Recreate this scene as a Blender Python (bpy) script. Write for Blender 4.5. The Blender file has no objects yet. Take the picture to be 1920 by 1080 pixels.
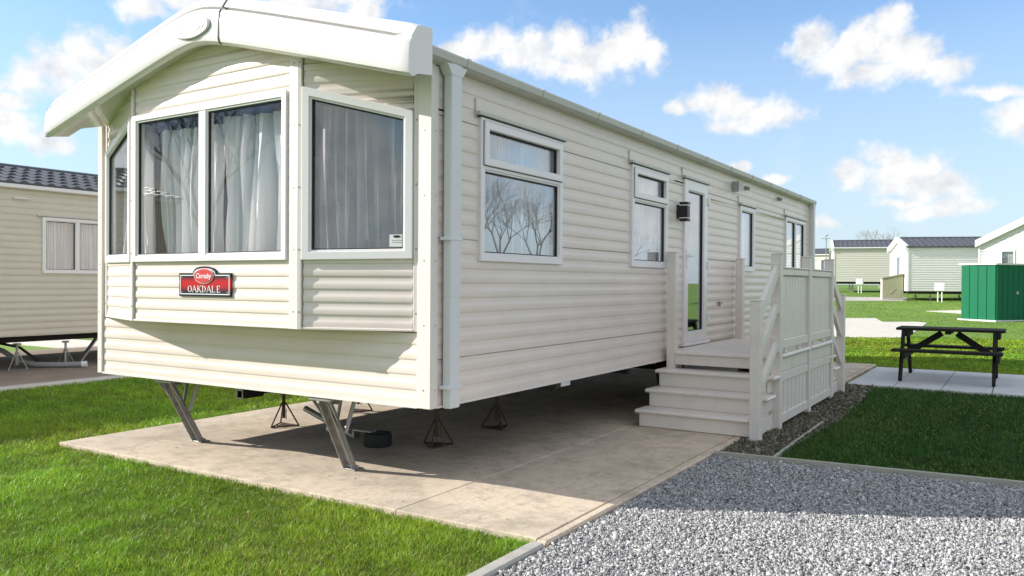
import bpy, bmesh, math, random
import numpy as np
from mathutils import Vector, Matrix
random.seed(7); rng = np.random.default_rng(11)
SC = bpy.context.scene
COL = SC.collection

# ------------------------------------------------------------------ camera
CAM = np.array([3.2285, -4.1381, 1.4031]); YAW, PITCH, ROLL, FPX = 0.56254, -0.00707, 0.00585, 1518.56
def cam_axes():
    cy, sy = math.cos(YAW), math.sin(YAW)
    f = np.array([-sy*math.cos(PITCH), cy*math.cos(PITCH), math.sin(PITCH)])
    r = np.array([cy, sy, 0.0]); u = np.cross(r, f)
    cr, sr = math.cos(ROLL), math.sin(ROLL)
    return r*cr+u*sr, -r*sr+u*cr, f
RX, UX, FX = cam_axes()
cd = bpy.data.cameras.new('camera'); cd.sensor_width = 36.0; cd.lens = 36.0*FPX/1920.0
cd.clip_start = 0.05; cd.clip_end = 3000.0
cam = bpy.data.objects.new('camera', cd); COL.objects.link(cam)
M = Matrix.Identity(4)
for i in range(3):
    M[i][0], M[i][1], M[i][2], M[i][3] = RX[i], UX[i], -FX[i], CAM[i]
cam.matrix_world = M
SC.camera = cam
def pix_ray(px, py):
    return RX*(px-960)/FPX + UX*(540-py)/FPX + FX

# ------------------------------------------------------------------ light, sky, exposure
SUN_TO = Vector((1.85, 0.98, -1.0)).normalized()          # the way the light travels
SUN_EL = math.asin(-SUN_TO.z)
SUN_AZ = math.atan2(-SUN_TO.x, -SUN_TO.y)                 # from +Y towards +X
sl = bpy.data.lights.new('sun', 'SUN'); sl.energy = 4.3; sl.angle = math.radians(0.5); sl.color = (1.0, 0.955, 0.89)
so = bpy.data.objects.new('sun', sl); COL.objects.link(so)
so.rotation_euler = (-SUN_TO).to_track_quat('Z', 'Y').to_euler(); so.location = (-20, -10, 14)
SC.view_settings.view_transform = 'Standard'; SC.view_settings.look = 'None'
SC.view_settings.gamma = 1.0; SC.view_settings.use_curve_mapping = False
SC.view_settings.exposure = 0.66
SKY_STRENGTH = 0.147
HAZE_COL = (2.45, 3.0, 3.65, 1)
CLOUD_DARK = (3.05, 3.2, 3.45, 1); CLOUD_LIGHT = (4.75, 4.68, 4.58, 1)

CLOUDS = [  # pixel centre and half size of each lobe of the clouds in view
 (850,100,36,18),(905,92,58,30),(985,98,70,40),(1068,82,62,44),(1130,100,80,48),(1185,85,50,46),(1225,100,38,34),(1085,125,90,26),
 (1515,88,44,34),(1570,112,60,30),(1612,85,55,40),(1655,55,44,44),(1678,24,24,18),(1690,112,70,42),(1765,130,46,28),(1640,140,70,22),
 (1268,206,26,16),(1325,190,44,30),(1375,205,60,32),(1440,218,60,30),(1400,238,70,16),
 (1590,325,42,24),(1660,298,44,26),(1690,325,80,34),(1760,345,60,26),(1775,392,66,20),(1700,372,50,12),
 (1870,168,66,15),(1912,215,44,36),(1388,314,24,10),(1458,336,22,10),
 (50,140,40,34),(100,125,52,44),(165,110,54,40),(215,95,46,30),(20,186,34,18),(20,235,42,32),(95,262,52,18),
 (262,10,42,22),(330,-10,60,24),(560,8,90,18),(680,20,34,18),(620,-20,120,26),(1540,420,40,14),
]
def build_world():
    w = bpy.data.worlds.new('World'); SC.world = w; w.use_nodes = True
    nt = w.node_tree; nt.nodes.clear(); N = nt.nodes.new; L = nt.links.new
    def math_(op, a, b=None, c=None, clamp=False):
        n = N('ShaderNodeMath'); n.operation = op; n.use_clamp = clamp
        for i, v in enumerate((a, b, c)):
            if v is None: continue
            if isinstance(v, (int, float)): n.inputs[i].default_value = v
            else: L(v, n.inputs[i])
        return n.outputs[0]
    def vm(op, a, b=None):
        n = N('ShaderNodeVectorMath'); n.operation = op
        for i, v in enumerate((a, b)):
            if v is None: continue
            if isinstance(v, tuple): n.inputs[i].default_value = v
            else: L(v, n.inputs[i])
        return n
    out = N('ShaderNodeOutputWorld'); bg = N('ShaderNodeBackground'); L(bg.outputs[0], out.inputs[0])
    sky = N('ShaderNodeTexSky'); sky.sky_type = 'NISHITA'; sky.sun_disc = False
    sky.sun_elevation = SUN_EL; sky.sun_rotation = SUN_AZ; sky.air_density = 1.0; sky.dust_density = 0.1; sky.ozone_density = 3.2
    bg.inputs[1].default_value = SKY_STRENGTH
    tc = N('ShaderNodeTexCoord'); sep = N('ShaderNodeSeparateXYZ'); L(tc.outputs['Generated'], sep.inputs[0])
    az = math_('ARCTAN2', sep.outputs[0], sep.outputs[1]); el = math_('ARCSINE', sep.outputs[2])
    cmb = N('ShaderNodeCombineXYZ'); L(az, cmb.inputs[0]); L(el, cmb.inputs[1]); P = cmb.outputs[0]
    def noise(scale, detail, rough):
        n = N('ShaderNodeTexNoise'); n.inputs['Scale'].default_value = scale; n.inputs['Detail'].default_value = detail
        n.inputs['Roughness'].default_value = rough; L(tc.outputs['Generated'], n.inputs['Vector']); return n
    wn = noise(16, 3, 0.55)
    wv = vm('SUBTRACT', wn.outputs['Color'], (0.5, 0.5, 0.5)); wv2 = vm('MULTIPLY', wv.outputs[0], (0.05, 0.035, 0))
    Pw = vm('ADD', P, wv2.outputs[0]).outputs[0]
    lobes = []
    for (px, py, rx, ry) in CLOUDS:
        d = pix_ray(px, py); d = d/np.linalg.norm(d)
        lobes.append((math.atan2(d[0], d[1]), math.asin(d[2]), rx/FPX*1.0, ry/FPX*1.05))
    cur = None
    for (a, e, sx, sy) in lobes:
        m_ = N('ShaderNodeVectorMath'); m_.operation = 'MULTIPLY_ADD'; L(Pw, m_.inputs[0]); m_.inputs[1].default_value = (1/sx, 1/sy, 0); m_.inputs[2].default_value = (-a/sx, -e/sy, 0)
        ln = N('ShaderNodeVectorMath'); ln.operation = 'LENGTH'; L(m_.outputs[0], ln.inputs[0])
        cur = ln.outputs['Value'] if cur is None else math_('MINIMUM', cur, ln.outputs['Value'])
    def rng_(v, a, b, c=0.0, d=1.0, smooth=True):
        n = N('ShaderNodeMapRange'); n.interpolation_type = 'SMOOTHSTEP' if smooth else 'LINEAR'
        for i, q in ((1, a), (2, b), (3, c), (4, d)): n.inputs[i].default_value = q
        L(v, n.inputs[0]); return n.outputs[0]
    def mixc(f, a, b):
        n = N('ShaderNodeMix'); n.data_type = 'RGBA'
        for k, v in (('Factor', f), ('A', a), ('B', b)):
            if isinstance(v, (tuple, float)): n.inputs[k].default_value = v
            else: L(v, n.inputs[k])
        return n.outputs['Result']
    # pale air towards the horizon, the same all round
    hz = rng_(sep.outputs[2], -0.02, 0.30, 0.88, 0.0, False)
    hz = math_('POWER', hz, 0.75)
    base = mixc(hz, sky.outputs[0], HAZE_COL)
    # body colour of the clouds: greyer lumps and pale tops
    f2 = noise(22, 5, 0.6)
    off = vm('ADD', tc.outputs['Generated'], (-0.010, -0.005, 0.016)).outputs[0]
    def noise_at(vec, scale, detail, rough):
        n = N('ShaderNodeTexNoise'); n.inputs['Scale'].default_value = scale; n.inputs['Detail'].default_value = detail
        n.inputs['Roughness'].default_value = rough; L(vec, n.inputs['Vector']); return n.outputs[0]
    relief = math_('SUBTRACT', noise_at(tc.outputs['Generated'], 26, 5, 0.6), noise_at(off, 26, 5, 0.6))   # towards the sun or away from it
    lit = math_('ADD', math_('MULTIPLY', relief, 2.0), math_('ADD', math_('MULTIPLY', f2.outputs[0], 1.1), 0.12), clamp=True)
    body = mixc(lit, CLOUD_DARK, CLOUD_LIGHT)
    # cumulus over the rest of the sky
    g1 = noise(4.2, 6, 0.58)
    sector = math_('MULTIPLY', math_('MULTIPLY', math_('GREATER_THAN', az, -1.30), math_('LESS_THAN', az, 0.14)), math_('LESS_THAN', el, 0.44))
    soft = math_('MULTIPLY', math_('MULTIPLY', rng_(az, -1.36, -1.16), rng_(az, 0.14, 0.02, 0.0, 1.0)), rng_(el, 0.44, 0.38))
    gen = math_('MULTIPLY', math_('MULTIPLY', rng_(g1.outputs[0], 0.40, 0.55), rng_(el, 0.0, 0.08)), math_('SUBTRACT', 1.0, soft))
    sky_a = mixc(math_('MULTIPLY', gen, 0.95), base, body)
    f1 = noise(34, 7, 0.62)
    dens = math_('ADD', math_('SUBTRACT', 1.08, cur), math_('MULTIPLY', math_('SUBTRACT', f1.outputs[0], 0.5), 2.1))
    thin = noise(7, 5, 0.6)
    cov = math_('MAXIMUM', math_('MULTIPLY', rng_(dens, -0.20, 0.72), 0.98), rng_(thin.outputs[0], 0.58, 0.85, 0.0, 0.3))
    sky_b = mixc(cov, sky_a, body)
    bg2 = N('ShaderNodeBackground'); bg2.inputs[1].default_value = SKY_STRENGTH
    L(sky_a, bg.inputs[0]); L(sky_b, bg2.inputs[0])
    ms = N('ShaderNodeMixShader'); L(sector, ms.inputs[0]); L(bg.outputs[0], ms.inputs[1]); L(bg2.outputs[0], ms.inputs[2]); L(ms.outputs[0], out.inputs[0])
build_world()

# ------------------------------------------------------------------ materials
MATS = {}
def mat(name, color, rough=0.5, metal=0.0, spec=0.5, var=0.0, vscale=6.0, bump=0.0, bscale=60.0, attr=None, coat=0.0, stretch=None, dirt=None, dscale=2.0, damt=0.5):
    if name in MATS: return MATS[name]
    m = bpy.data.materials.new(name); m.use_nodes = True; nt = m.node_tree; b = nt.nodes['Principled BSDF']
    N = nt.nodes.new; L = nt.links.new
    b.inputs['Roughness'].default_value = rough; b.inputs['Metallic'].default_value = metal
    b.inputs['Specular IOR Level'].default_value = spec; b.inputs['Coat Weight'].default_value = coat
    b.inputs['Base Color'].default_value = (*color, 1)
    tc = N('ShaderNodeTexCoord'); vec = tc.outputs['Object']
    if stretch:
        mp = N('ShaderNodeMapping'); mp.inputs['Scale'].default_value = stretch; L(vec, mp.inputs[0]); vec = mp.outputs[0]
    src = None
    if attr:
        at = N('ShaderNodeAttribute'); at.attribute_name = attr; src = at.outputs['Color']
    if var > 0:
        n = N('ShaderNodeTexNoise'); n.inputs['Scale'].default_value = vscale; n.inputs['Detail'].default_value = 6; n.inputs['Roughness'].default_value = 0.65
        L(vec, n.inputs['Vector'])
        mr = N('ShaderNodeMapRange'); mr.inputs[1].default_value = 0.25; mr.inputs[2].default_value = 0.75
        mr.inputs[3].default_value = 1-var; mr.inputs[4].default_value = 1+var; L(n.outputs[0], mr.inputs[0])
        mx = N('ShaderNodeMix'); mx.data_type = 'RGBA'; mx.blend_type = 'MULTIPLY'; mx.inputs['Factor'].default_value = 1
        if src is not None: L(src, mx.inputs['A'])
        else: mx.inputs['A'].default_value = (*color, 1)
        L(mr.outputs[0], mx.inputs['B']); src = mx.outputs['Result']
        rr = N('ShaderNodeMapRange'); rr.inputs[3].default_value = max(0, rough-0.08); rr.inputs[4].default_value = min(1, rough+0.12)
        L(n.outputs[0], rr.inputs[0]); L(rr.outputs[0], b.inputs['Roughness'])
    if dirt:
        n = N('ShaderNodeTexNoise'); n.inputs['Scale'].default_value = dscale; n.inputs['Detail'].default_value = 8; n.inputs['Roughness'].default_value = 0.7
        L(vec, n.inputs['Vector'])
        mr = N('ShaderNodeMapRange'); mr.inputs[1].default_value = 0.48; mr.inputs[2].default_value = 0.72; mr.inputs[4].default_value = damt; L(n.outputs[0], mr.inputs[0])
        mx = N('ShaderNodeMix'); mx.data_type = 'RGBA'; L(mr.outputs[0], mx.inputs['Factor'])
        if src is not None: L(src, mx.inputs['A'])
        else: mx.inputs['A'].default_value = (*color, 1)
        mx.inputs['B'].default_value = (*dirt, 1); src = mx.outputs['Result']
    if src is not None: L(src, b.inputs['Base Color'])
    if bump > 0:
        n = N('ShaderNodeTexNoise'); n.inputs['Scale'].default_value = bscale; n.inputs['Detail'].default_value = 5; L(vec, n.inputs['Vector'])
        bp = N('ShaderNodeBump'); bp.inputs['Strength'].default_value = bump; bp.inputs['Distance'].default_value = 0.01
        L(n.outputs[0], bp.inputs['Height']); L(bp.outputs[0], b.inputs['Normal'])
    MATS[name] = m; return m
CREAM = mat('cream_cladding', (0.80, 0.70, 0.63), 0.34, var=0.045, vscale=3.0, bump=0.06, bscale=5, stretch=(1, 1, 2.5), dirt=(0.60, 0.535, 0.45), dscale=1.6, damt=0.30, coat=0.15)
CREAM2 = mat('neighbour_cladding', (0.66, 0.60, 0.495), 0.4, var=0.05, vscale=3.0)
FARWH = mat('far_white_cladding', (0.74, 0.735, 0.71), 0.45, var=0.03)
FARCR = mat('far_cream_cladding', (0.68, 0.65, 0.57), 0.45, var=0.03)
GRP = mat('white_moulding', (0.82, 0.785, 0.775), 0.22, coat=0.4, var=0.02, vscale=2, bump=0.02, bscale=3)
UPVC = mat('white_upvc', (0.86, 0.82, 0.815), 0.3, coat=0.2)
TRIM = mat('cream_trim', (0.815, 0.745, 0.69), 0.32)
DPIPE = mat('white_downpipe', (0.74, 0.735, 0.735), 0.35)
GUTTER = mat('gutter_plastic', (0.56, 0.55, 0.50), 0.4, dirt=(0.4, 0.39, 0.33), dscale=4, damt=0.3)
GASKET = mat('black_gasket', (0.015, 0.016, 0.018), 0.55)
DARKROOM = mat('room_lining', (0.20, 0.17, 0.13), 0.8)
UNDER = mat('chassis_black', (0.02, 0.02, 0.021), 0.55, var=0.3)
STEEL = mat('galvanised_steel', (0.40, 0.40, 0.385), 0.42, metal=0.75, var=0.22, vscale=14, dirt=(0.22, 0.17, 0.12), dscale=9, damt=0.5)
RUST = mat('rusty_iron', (0.10, 0.065, 0.045), 0.7, metal=0.3, var=0.4, vscale=20)
RUBBER = mat('black_rubber', (0.018, 0.018, 0.018), 0.7)
def concrete_mat():
    m = bpy.data.materials.new('weathered_concrete'); m.use_nodes = True; nt = m.node_tree; N = nt.nodes.new; L = nt.links.new
    b = nt.nodes['Principled BSDF']; b.inputs['Roughness'].default_value = 0.88; tc = N('ShaderNodeTexCoord')
    def noise(sc, det, ro, a, c, lo, hi):
        n = N('ShaderNodeTexNoise'); n.inputs['Scale'].default_value = sc; n.inputs['Detail'].default_value = det; n.inputs['Roughness'].default_value = ro; L(tc.outputs['Object'], n.inputs['Vector'])
        r = N('ShaderNodeMapRange'); r.inputs[1].default_value = a; r.inputs[2].default_value = c; r.inputs[3].default_value = lo; r.inputs[4].default_value = hi; L(n.outputs[0], r.inputs[0]); return r.outputs[0], n.outputs[0]
    def mix(f, a, c, mode='MIX'):
        n = N('ShaderNodeMix'); n.data_type = 'RGBA'; n.blend_type = mode
        for k, v in (('Factor', f), ('A', a), ('B', c)):
            if isinstance(v, (tuple, float)): n.inputs[k].default_value = v
            else: L(v, n.inputs[k])
        return n.outputs['Result']
    big, _ = noise(0.7, 4, 0.6, 0.35, 0.65, 0.0, 1.0); st, _ = noise(1.9, 9, 0.74, 0.47, 0.66, 0.0, 0.8); st2, _ = noise(7.5, 8, 0.78, 0.50, 0.68, 0.0, 0.75)
    sp, raw = noise(170, 3, 0.6, 0.3, 0.7, 0.80, 1.2); md, _ = noise(28, 6, 0.7, 0.25, 0.75, 0.86, 1.14)
    c = mix(big, (0.70, 0.57, 0.43, 1), (0.57, 0.475, 0.365, 1)); c = mix(st, c, (0.36, 0.305, 0.225, 1)); c = mix(st2, c, (0.42, 0.355, 0.265, 1))
    c = mix(1.0, c, sp, 'MULTIPLY'); c = mix(1.0, c, md, 'MULTIPLY')
    vo = N('ShaderNodeTexVoronoi'); vo.feature = 'DISTANCE_TO_EDGE'; vo.inputs['Scale'].default_value = 0.42
    wn = N('ShaderNodeTexNoise'); wn.inputs['Scale'].default_value = 3.0; wn.inputs['Detail'].default_value = 6; L(tc.outputs['Object'], wn.inputs['Vector'])
    va = N('ShaderNodeMix'); va.data_type = 'RGBA'; va.inputs['Factor'].default_value = 0.18; L(tc.outputs['Object'], va.inputs['A']); L(wn.outputs['Color'], va.inputs['B']); L(va.outputs['Result'], vo.inputs['Vector'])
    cr = N('ShaderNodeMapRange'); cr.inputs[1].default_value = 0.0; cr.inputs[2].default_value = 0.0035; cr.inputs[3].default_value = 0.28; cr.inputs[4].default_value = 0.0; L(vo.outputs['Distance'], cr.inputs[0])
    c = mix(cr.outputs[0], c, (0.16, 0.13, 0.10, 1)); L(c, b.inputs['Base Color'])
    bp = N('ShaderNodeBump'); bp.inputs['Strength'].default_value = 0.35; bp.inputs['Distance'].default_value = 0.006; L(raw, bp.inputs['Height']); L(bp.outputs[0], b.inputs['Normal'])
    return m
CONC = concrete_mat()
CONC2 = mat('old_concrete', (0.30, 0.235, 0.175), 0.9, var=0.2, vscale=2, bump=0.3, bscale=120)
KERBM = mat('kerb_concrete', (0.42, 0.40, 0.36), 0.85, var=0.18, vscale=9, bump=0.3, bscale=150)
PALEC = mat('pale_concrete', (0.60, 0.56, 0.49), 0.85, var=0.12, vscale=3)
PAVE = mat('grey_paving', (0.57, 0.575, 0.565), 0.8, var=0.14, vscale=3.5, bump=0.2, bscale=160)
TIMBER = mat('weathered_timber', (0.40, 0.385, 0.31), 0.8, var=0.25, vscale=8, stretch=(1, 8, 8))
PORCH = mat('porch_plastic', (0.81, 0.745, 0.67), 0.42, var=0.03, vscale=5, dirt=(0.42, 0.40, 0.34), dscale=5, damt=0.3)
SOIL = mat('lawn_soil', (0.12, 0.215, 0.018), 0.95, var=0.22, vscale=0.35)
GRAVB = mat('gravel_bed', (0.05, 0.05, 0.05), 0.95, var=0.5, vscale=90)
MULB = mat('mulch_bed', (0.06, 0.05, 0.036), 0.95, var=0.5, vscale=60)
STONE = mat('gravel_stone', (0.3, 0.3, 0.3), 0.75, attr='tint')
CHIP = mat('mulch_chip', (0.1, 0.1, 0.1), 0.85, attr='tint')
TABLEW = mat('dark_stained_timber', (0.020, 0.017, 0.013), 0.7, spec=0.25, var=0.4, vscale=7, stretch=(1, 6, 6))
SHEDG = mat('shed_green', (0.006, 0.135, 0.062), 0.6, spec=0.2, var=0.08, vscale=2)
SHEDT = mat('shed_trim', (0.70, 0.72, 0.68), 0.6, var=0.1)
BOXG = mat('cabinet_green', (0.30, 0.305, 0.19), 0.6, var=0.08)
TILE = mat('slate_tile', (0.075, 0.08, 0.092), 0.45, var=0.2, vscale=5)
LAMPB = mat('lamp_black', (0.008, 0.008, 0.009), 0.4)
BARK = mat('bark', (0.10, 0.075, 0.055), 0.9, var=0.3)
CHROME = mat('chrome', (0.7, 0.7, 0.7), 0.2, metal=1.0)
WHITEP = mat('white_print', (0.82, 0.82, 0.80), 0.4)
HOSE = mat('grey_hose', (0.30, 0.30, 0.29), 0.6)
LAMPW = mat('lamp_white', (0.8, 0.8, 0.78), 0.3)

def grass_mat():
    m = bpy.data.materials.new('grass_blade'); m.use_nodes = True; nt = m.node_tree; N = nt.nodes.new; L = nt.links.new
    nt.nodes.clear(); out = N('ShaderNodeOutputMaterial'); at = N('ShaderNodeAttribute'); at.attribute_name = 'tint'
    p = N('ShaderNodeBsdfPrincipled'); p.inputs['Roughness'].default_value = 0.5; p.inputs['Specular IOR Level'].default_value = 0.35; L(at.outputs['Color'], p.inputs['Base Color'])
    t = N('ShaderNodeBsdfTranslucent'); L(at.outputs['Color'], t.inputs[0])
    mx = N('ShaderNodeMixShader'); mx.inputs[0].default_value = 0.35; L(p.outputs[0], mx.inputs[1]); L(t.outputs[0], mx.inputs[2]); L(mx.outputs[0], out.inputs[0])
    return m
GRASS = grass_mat()
def glass_mat(name, r0, tint, pw_=3.0):
    m = bpy.data.materials.new(name); m.use_nodes = True; nt = m.node_tree; N = nt.nodes.new; L = nt.links.new
    nt.nodes.clear(); out = N('ShaderNodeOutputMaterial'); lw = N('ShaderNodeLayerWeight'); lw.inputs[0].default_value = 0.5
    pw = N('ShaderNodeMath'); pw.operation = 'POWER'; pw.inputs[1].default_value = pw_; L(lw.outputs['Facing'], pw.inputs[0])
    ma = N('ShaderNodeMath'); ma.operation = 'MULTIPLY_ADD'; ma.inputs[1].default_value = 0.95-r0; ma.inputs[2].default_value = r0; L(pw.outputs[0], ma.inputs[0])
    t = N('ShaderNodeBsdfTransparent'); t.inputs[0].default_value = (*tint, 1)
    g = N('ShaderNodeBsdfGlossy'); g.inputs['Roughness'].default_value = 0.0; g.inputs[0].default_value = (0.95, 0.97, 1, 1)
    mx = N('ShaderNodeMixShader'); L(ma.outputs[0], mx.inputs[0]); L(t.outputs[0], mx.inputs[1]); L(g.outputs[0], mx.inputs[2]); L(mx.outputs[0], out.inputs[0])
    return m
GLASS = glass_mat('window_glass', 0.08, (0.98, 0.985, 0.99), 2.5); CLEARG = glass_mat('clear_window_glass', 0.035, (0.99, 0.99, 0.99), 4.5)
def cloth_mat(name='net_curtain', open_=0.36, dense=0.04):
    """net: the weave is most open seen square on and closes where a fold turns away"""
    m = bpy.data.materials.new(name); m.use_nodes = True; nt = m.node_tree; N = nt.nodes.new; L = nt.links.new
    nt.nodes.clear(); out = N('ShaderNodeOutputMaterial')
    d = N('ShaderNodeBsdfDiffuse'); d.inputs[0].default_value = (0.90, 0.90, 0.90, 1)
    t = N('ShaderNodeBsdfTranslucent'); t.inputs[0].default_value = (0.80, 0.80, 0.80, 1)
    tr = N('ShaderNodeBsdfTransparent'); lw = N('ShaderNodeLayerWeight'); lw.inputs[0].default_value = 0.5
    mr = N('ShaderNodeMapRange'); mr.inputs[1].default_value = 0.05; mr.inputs[2].default_value = 0.55; mr.inputs[3].default_value = open_; mr.inputs[4].default_value = dense; L(lw.outputs['Facing'], mr.inputs[0])
    a = N('ShaderNodeMixShader'); a.inputs[0].default_value = 0.15; L(d.outputs[0], a.inputs[1]); L(t.outputs[0], a.inputs[2])
    b = N('ShaderNodeMixShader'); L(mr.outputs[0], b.inputs[0]); L(a.outputs[0], b.inputs[1]); L(tr.outputs[0], b.inputs[2]); L(b.outputs[0], out.inputs[0])
    return m
CLOTH = cloth_mat(); SHEER = cloth_mat('sheer_curtain', 0.75, 0.30)
def plate_mat():
    m = bpy.data.materials.new('name_plate_print'); m.use_nodes = True; nt = m.node_tree; N = nt.nodes.new; L = nt.links.new
    b = nt.nodes['Principled BSDF']; b.inputs['Roughness'].default_value = 0.2
    tc = N('ShaderNodeTexCoord'); sp = N('ShaderNodeSeparateXYZ'); L(tc.outputs['Object'], sp.inputs[0])
    mr = N('ShaderNodeMapRange'); mr.inputs[1].default_value = 1.285; mr.inputs[2].default_value = 1.458; L(sp.outputs[2], mr.inputs[0])
    cr = N('ShaderNodeValToRGB'); e = cr.color_ramp.elements
    e[0].position = 0.20; e[0].color = (0.012, 0.014, 0.03, 1); e[1].position = 0.84; e[1].color = (0.012, 0.014, 0.03, 1)
    for pos, c in ((0.46, (0.50, 0.012, 0.018, 1)), (0.66, (0.50, 0.012, 0.018, 1))):
        x = cr.color_ramp.elements.new(pos); x.color = c
    L(mr.outputs[0], cr.inputs[0]); L(cr.outputs[0], b.inputs['Base Color']); return m
PLATE = plate_mat()
REDP = mat('red_emblem', (0.62, 0.06, 0.07), 0.25)
DARKP = mat('dark_print', (0.012, 0.014, 0.03), 0.3)

# ------------------------------------------------------------------ mesh helpers
class MB:
    def __init__(s, F=None):
        s.v = []; s.f = []; s.F = F                      # F = (origin xy, u xy, n xy): local (u, n, z)
    def P(s, a, b, c):
        if s.F:
            o, u, n = s.F; return (o[0]+u[0]*a+n[0]*b, o[1]+u[1]*a+n[1]*b, c)
        return (a, b, c)
    def add(s, pts, faces):
        k = len(s.v); s.v += [s.P(*p) for p in pts]; s.f += [tuple(k+i for i in f) for f in faces]
    def box(s, x0, x1, y0, y1, z0, z1, ch=0.0):
        if ch <= 0:
            s.add([(x0,y0,z0),(x1,y0,z0),(x1,y1,z0),(x0,y1,z0),(x0,y0,z1),(x1,y0,z1),(x1,y1,z1),(x0,y1,z1)],
                  [(3,2,1,0),(4,5,6,7),(0,1,5,4),(1,2,6,5),(2,3,7,6),(3,0,4,7)])
            return
        ch = min(ch, abs(x1-x0)*.45, abs(y1-y0)*.45, abs(z1-z0)*.45)
        X, Y, Z = (x0, x1), (y0, y1), (z0, z1); pts = []; idx = {}
        for i in (0, 1):
            for j in (0, 1):
                for k in (0, 1):
                    sx, sy, sz = (ch if i == 0 else -ch), (ch if j == 0 else -ch), (ch if k == 0 else -ch)
                    for ax in range(3):
                        p = [X[i], Y[j], Z[k]]
                        for q, sg in ((0, sx), (1, sy), (2, sz)):
                            if q != ax: p[q] += sg
                        idx[(i, j, k, ax)] = len(pts); pts.append(tuple(p))
        fs = []
        I = lambda i, j, k, a: idx[(i, j, k, a)]
        fs += [(I(0,0,0,0),I(0,0,1,0),I(0,1,1,0),I(0,1,0,0)), (I(1,0,0,0),I(1,1,0,0),I(1,1,1,0),I(1,0,1,0)),
               (I(0,0,0,1),I(1,0,0,1),I(1,0,1,1),I(0,0,1,1)), (I(0,1,0,1),I(0,1,1,1),I(1,1,1,1),I(1,1,0,1)),
               (I(0,0,0,2),I(0,1,0,2),I(1,1,0,2),I(1,0,0,2)), (I(0,0,1,2),I(1,0,1,2),I(1,1,1,2),I(0,1,1,2))]
        for i in (0, 1):
            for j in (0, 1):
                fs.append((I(i,j,0,0), I(i,j,1,0), I(i,j,1,1), I(i,j,0,1)))
                fs.append((I(i,0,j,0), I(i,1,j,0), I(i,1,j,2), I(i,0,j,2)))
                fs.append((I(0,i,j,1), I(1,i,j,1), I(1,i,j,2), I(0,i,j,2)))
        for i in (0, 1):
            for j in (0, 1):
                for k in (0, 1):
                    fs.append((I(i,j,k,0), I(i,j,k,1), I(i,j,k,2)))
        s.add(pts, fs)
    def prism(s, poly, y0, y1):                           # poly in (u, z), extruded along n
        n = len(poly)
        s.add([(a, y0, c) for a, c in poly]+[(a, y1, c) for a, c in poly],
              [tuple(range(n)), tuple(range(2*n-1, n-1, -1))]+[(i, n+i, n+(i+1) % n, (i+1) % n) for i in range(n)])
    def ring(s, outer, inner, y0, y1):                    # frame between two polygons of equal count
        n = len(outer)
        pts = [(a, y0, c) for a, c in outer]+[(a, y0, c) for a, c in inner]+[(a, y1, c) for a, c in outer]+[(a, y1, c) for a, c in inner]
        fs = []
        for i in range(n):
            j = (i+1) % n
            fs += [(i, j, n+j, n+i), (2*n+i, 3*n+i, 3*n+j, 2*n+j), (i, 2*n+i, 2*n+j, j), (n+i, n+j, 3*n+j, 3*n+i)]
        s.add(pts, fs)
    def tube(s, path, r, n=8, caps=True, flat=1.0):
        path = [Vector(q) for q in path]; rs = r if isinstance(r, (list, tuple)) else [r]*len(path)
        rings = []; prev = None
        for i, q in enumerate(path):
            t = (path[min(i+1, len(path)-1)]-path[max(i-1, 0)]).normalized()
            a = Vector((0, 0, 1)) if abs(t.z) < .95 else Vector((1, 0, 0))
            if prev is not None: a = prev
            x = (a-t*a.dot(t)).normalized(); prev = x; y = t.cross(x)
            rings.append([tuple(q+x*math.cos(2*math.pi*k/n)*rs[i]+y*math.sin(2*math.pi*k/n)*rs[i]*flat) for k in range(n)])
        fs = []
        for i in range(len(rings)-1):
            for k in range(n):
                fs.append((i*n+k, i*n+(k+1) % n, (i+1)*n+(k+1) % n, (i+1)*n+k))
        if caps: fs += [tuple(range(n-1, -1, -1)), tuple((len(rings)-1)*n+k for k in range(n))]
        s.add([p for r_ in rings for p in r_], fs)
    def bar(s, p0, p1, w, h, up=(0, 0, 1)):               # rectangular bar from p0 to p1
        p0, p1 = Vector(p0), Vector(p1); t = (p1-p0).normalized(); u = Vector(up); x = t.cross(u).normalized(); u = x.cross(t)
        pts = [tuple(q+x*a*w/2+u*b*h/2) for q in (p0, p1) for a, b in ((-1,-1),(1,-1),(1,1),(-1,1))]
        s.add(pts, [(3,2,1,0),(4,5,6,7),(0,1,5,4),(1,2,6,5),(2,3,7,6),(3,0,4,7)])
    def build(s, name, m, parent=None, smooth=False, bevel=0.0):
        me = bpy.data.meshes.new(name); me.from_pydata(s.v, [], s.f); me.update()
        bm = bmesh.new(); bm.from_mesh(me); bmesh.ops.recalc_face_normals(bm, faces=bm.faces)
        if bevel > 0:
            bmesh.ops.bevel(bm, geom=[e for e in bm.edges if e.is_manifold and e.calc_face_angle(0) > 0.5], offset=bevel, segments=1, affect='EDGES')
        bm.to_mesh(me); bm.free()
        if m: me.materials.append(m)
        if smooth:
            me.polygons.foreach_set('use_smooth', [True]*len(me.polygons))
            try: me.set_sharp_from_angle(angle=math.radians(30))
            except Exception: pass
        o = bpy.data.objects.new(name, me); COL.objects.link(o)
        if parent: attach(o, parent)
        return o
ROOTS = {}
def attach(o, parent):
    o.parent = parent
    r = parent
    while r.parent: r = r.parent
    if parent.parent is None and parent.name in ROOTS: o.matrix_parent_inverse = ROOTS[parent.name]
def tag(o, label, cat, group=None):
    o['label'] = label; o['category'] = cat
    if group: o['group'] = group
    return o
def thing(name, label, cat, loc=(0, 0, 0), rz=0.0, group=None, world_coords=False):
    o = bpy.data.objects.new(name, None); COL.objects.link(o); o.location = loc; o.rotation_euler = (0, 0, rz); o.empty_display_size = 0.2
    tag(o, label, cat, group)
    if world_coords: ROOTS[o.name] = Matrix.Translation(-Vector(loc))
    return o
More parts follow.
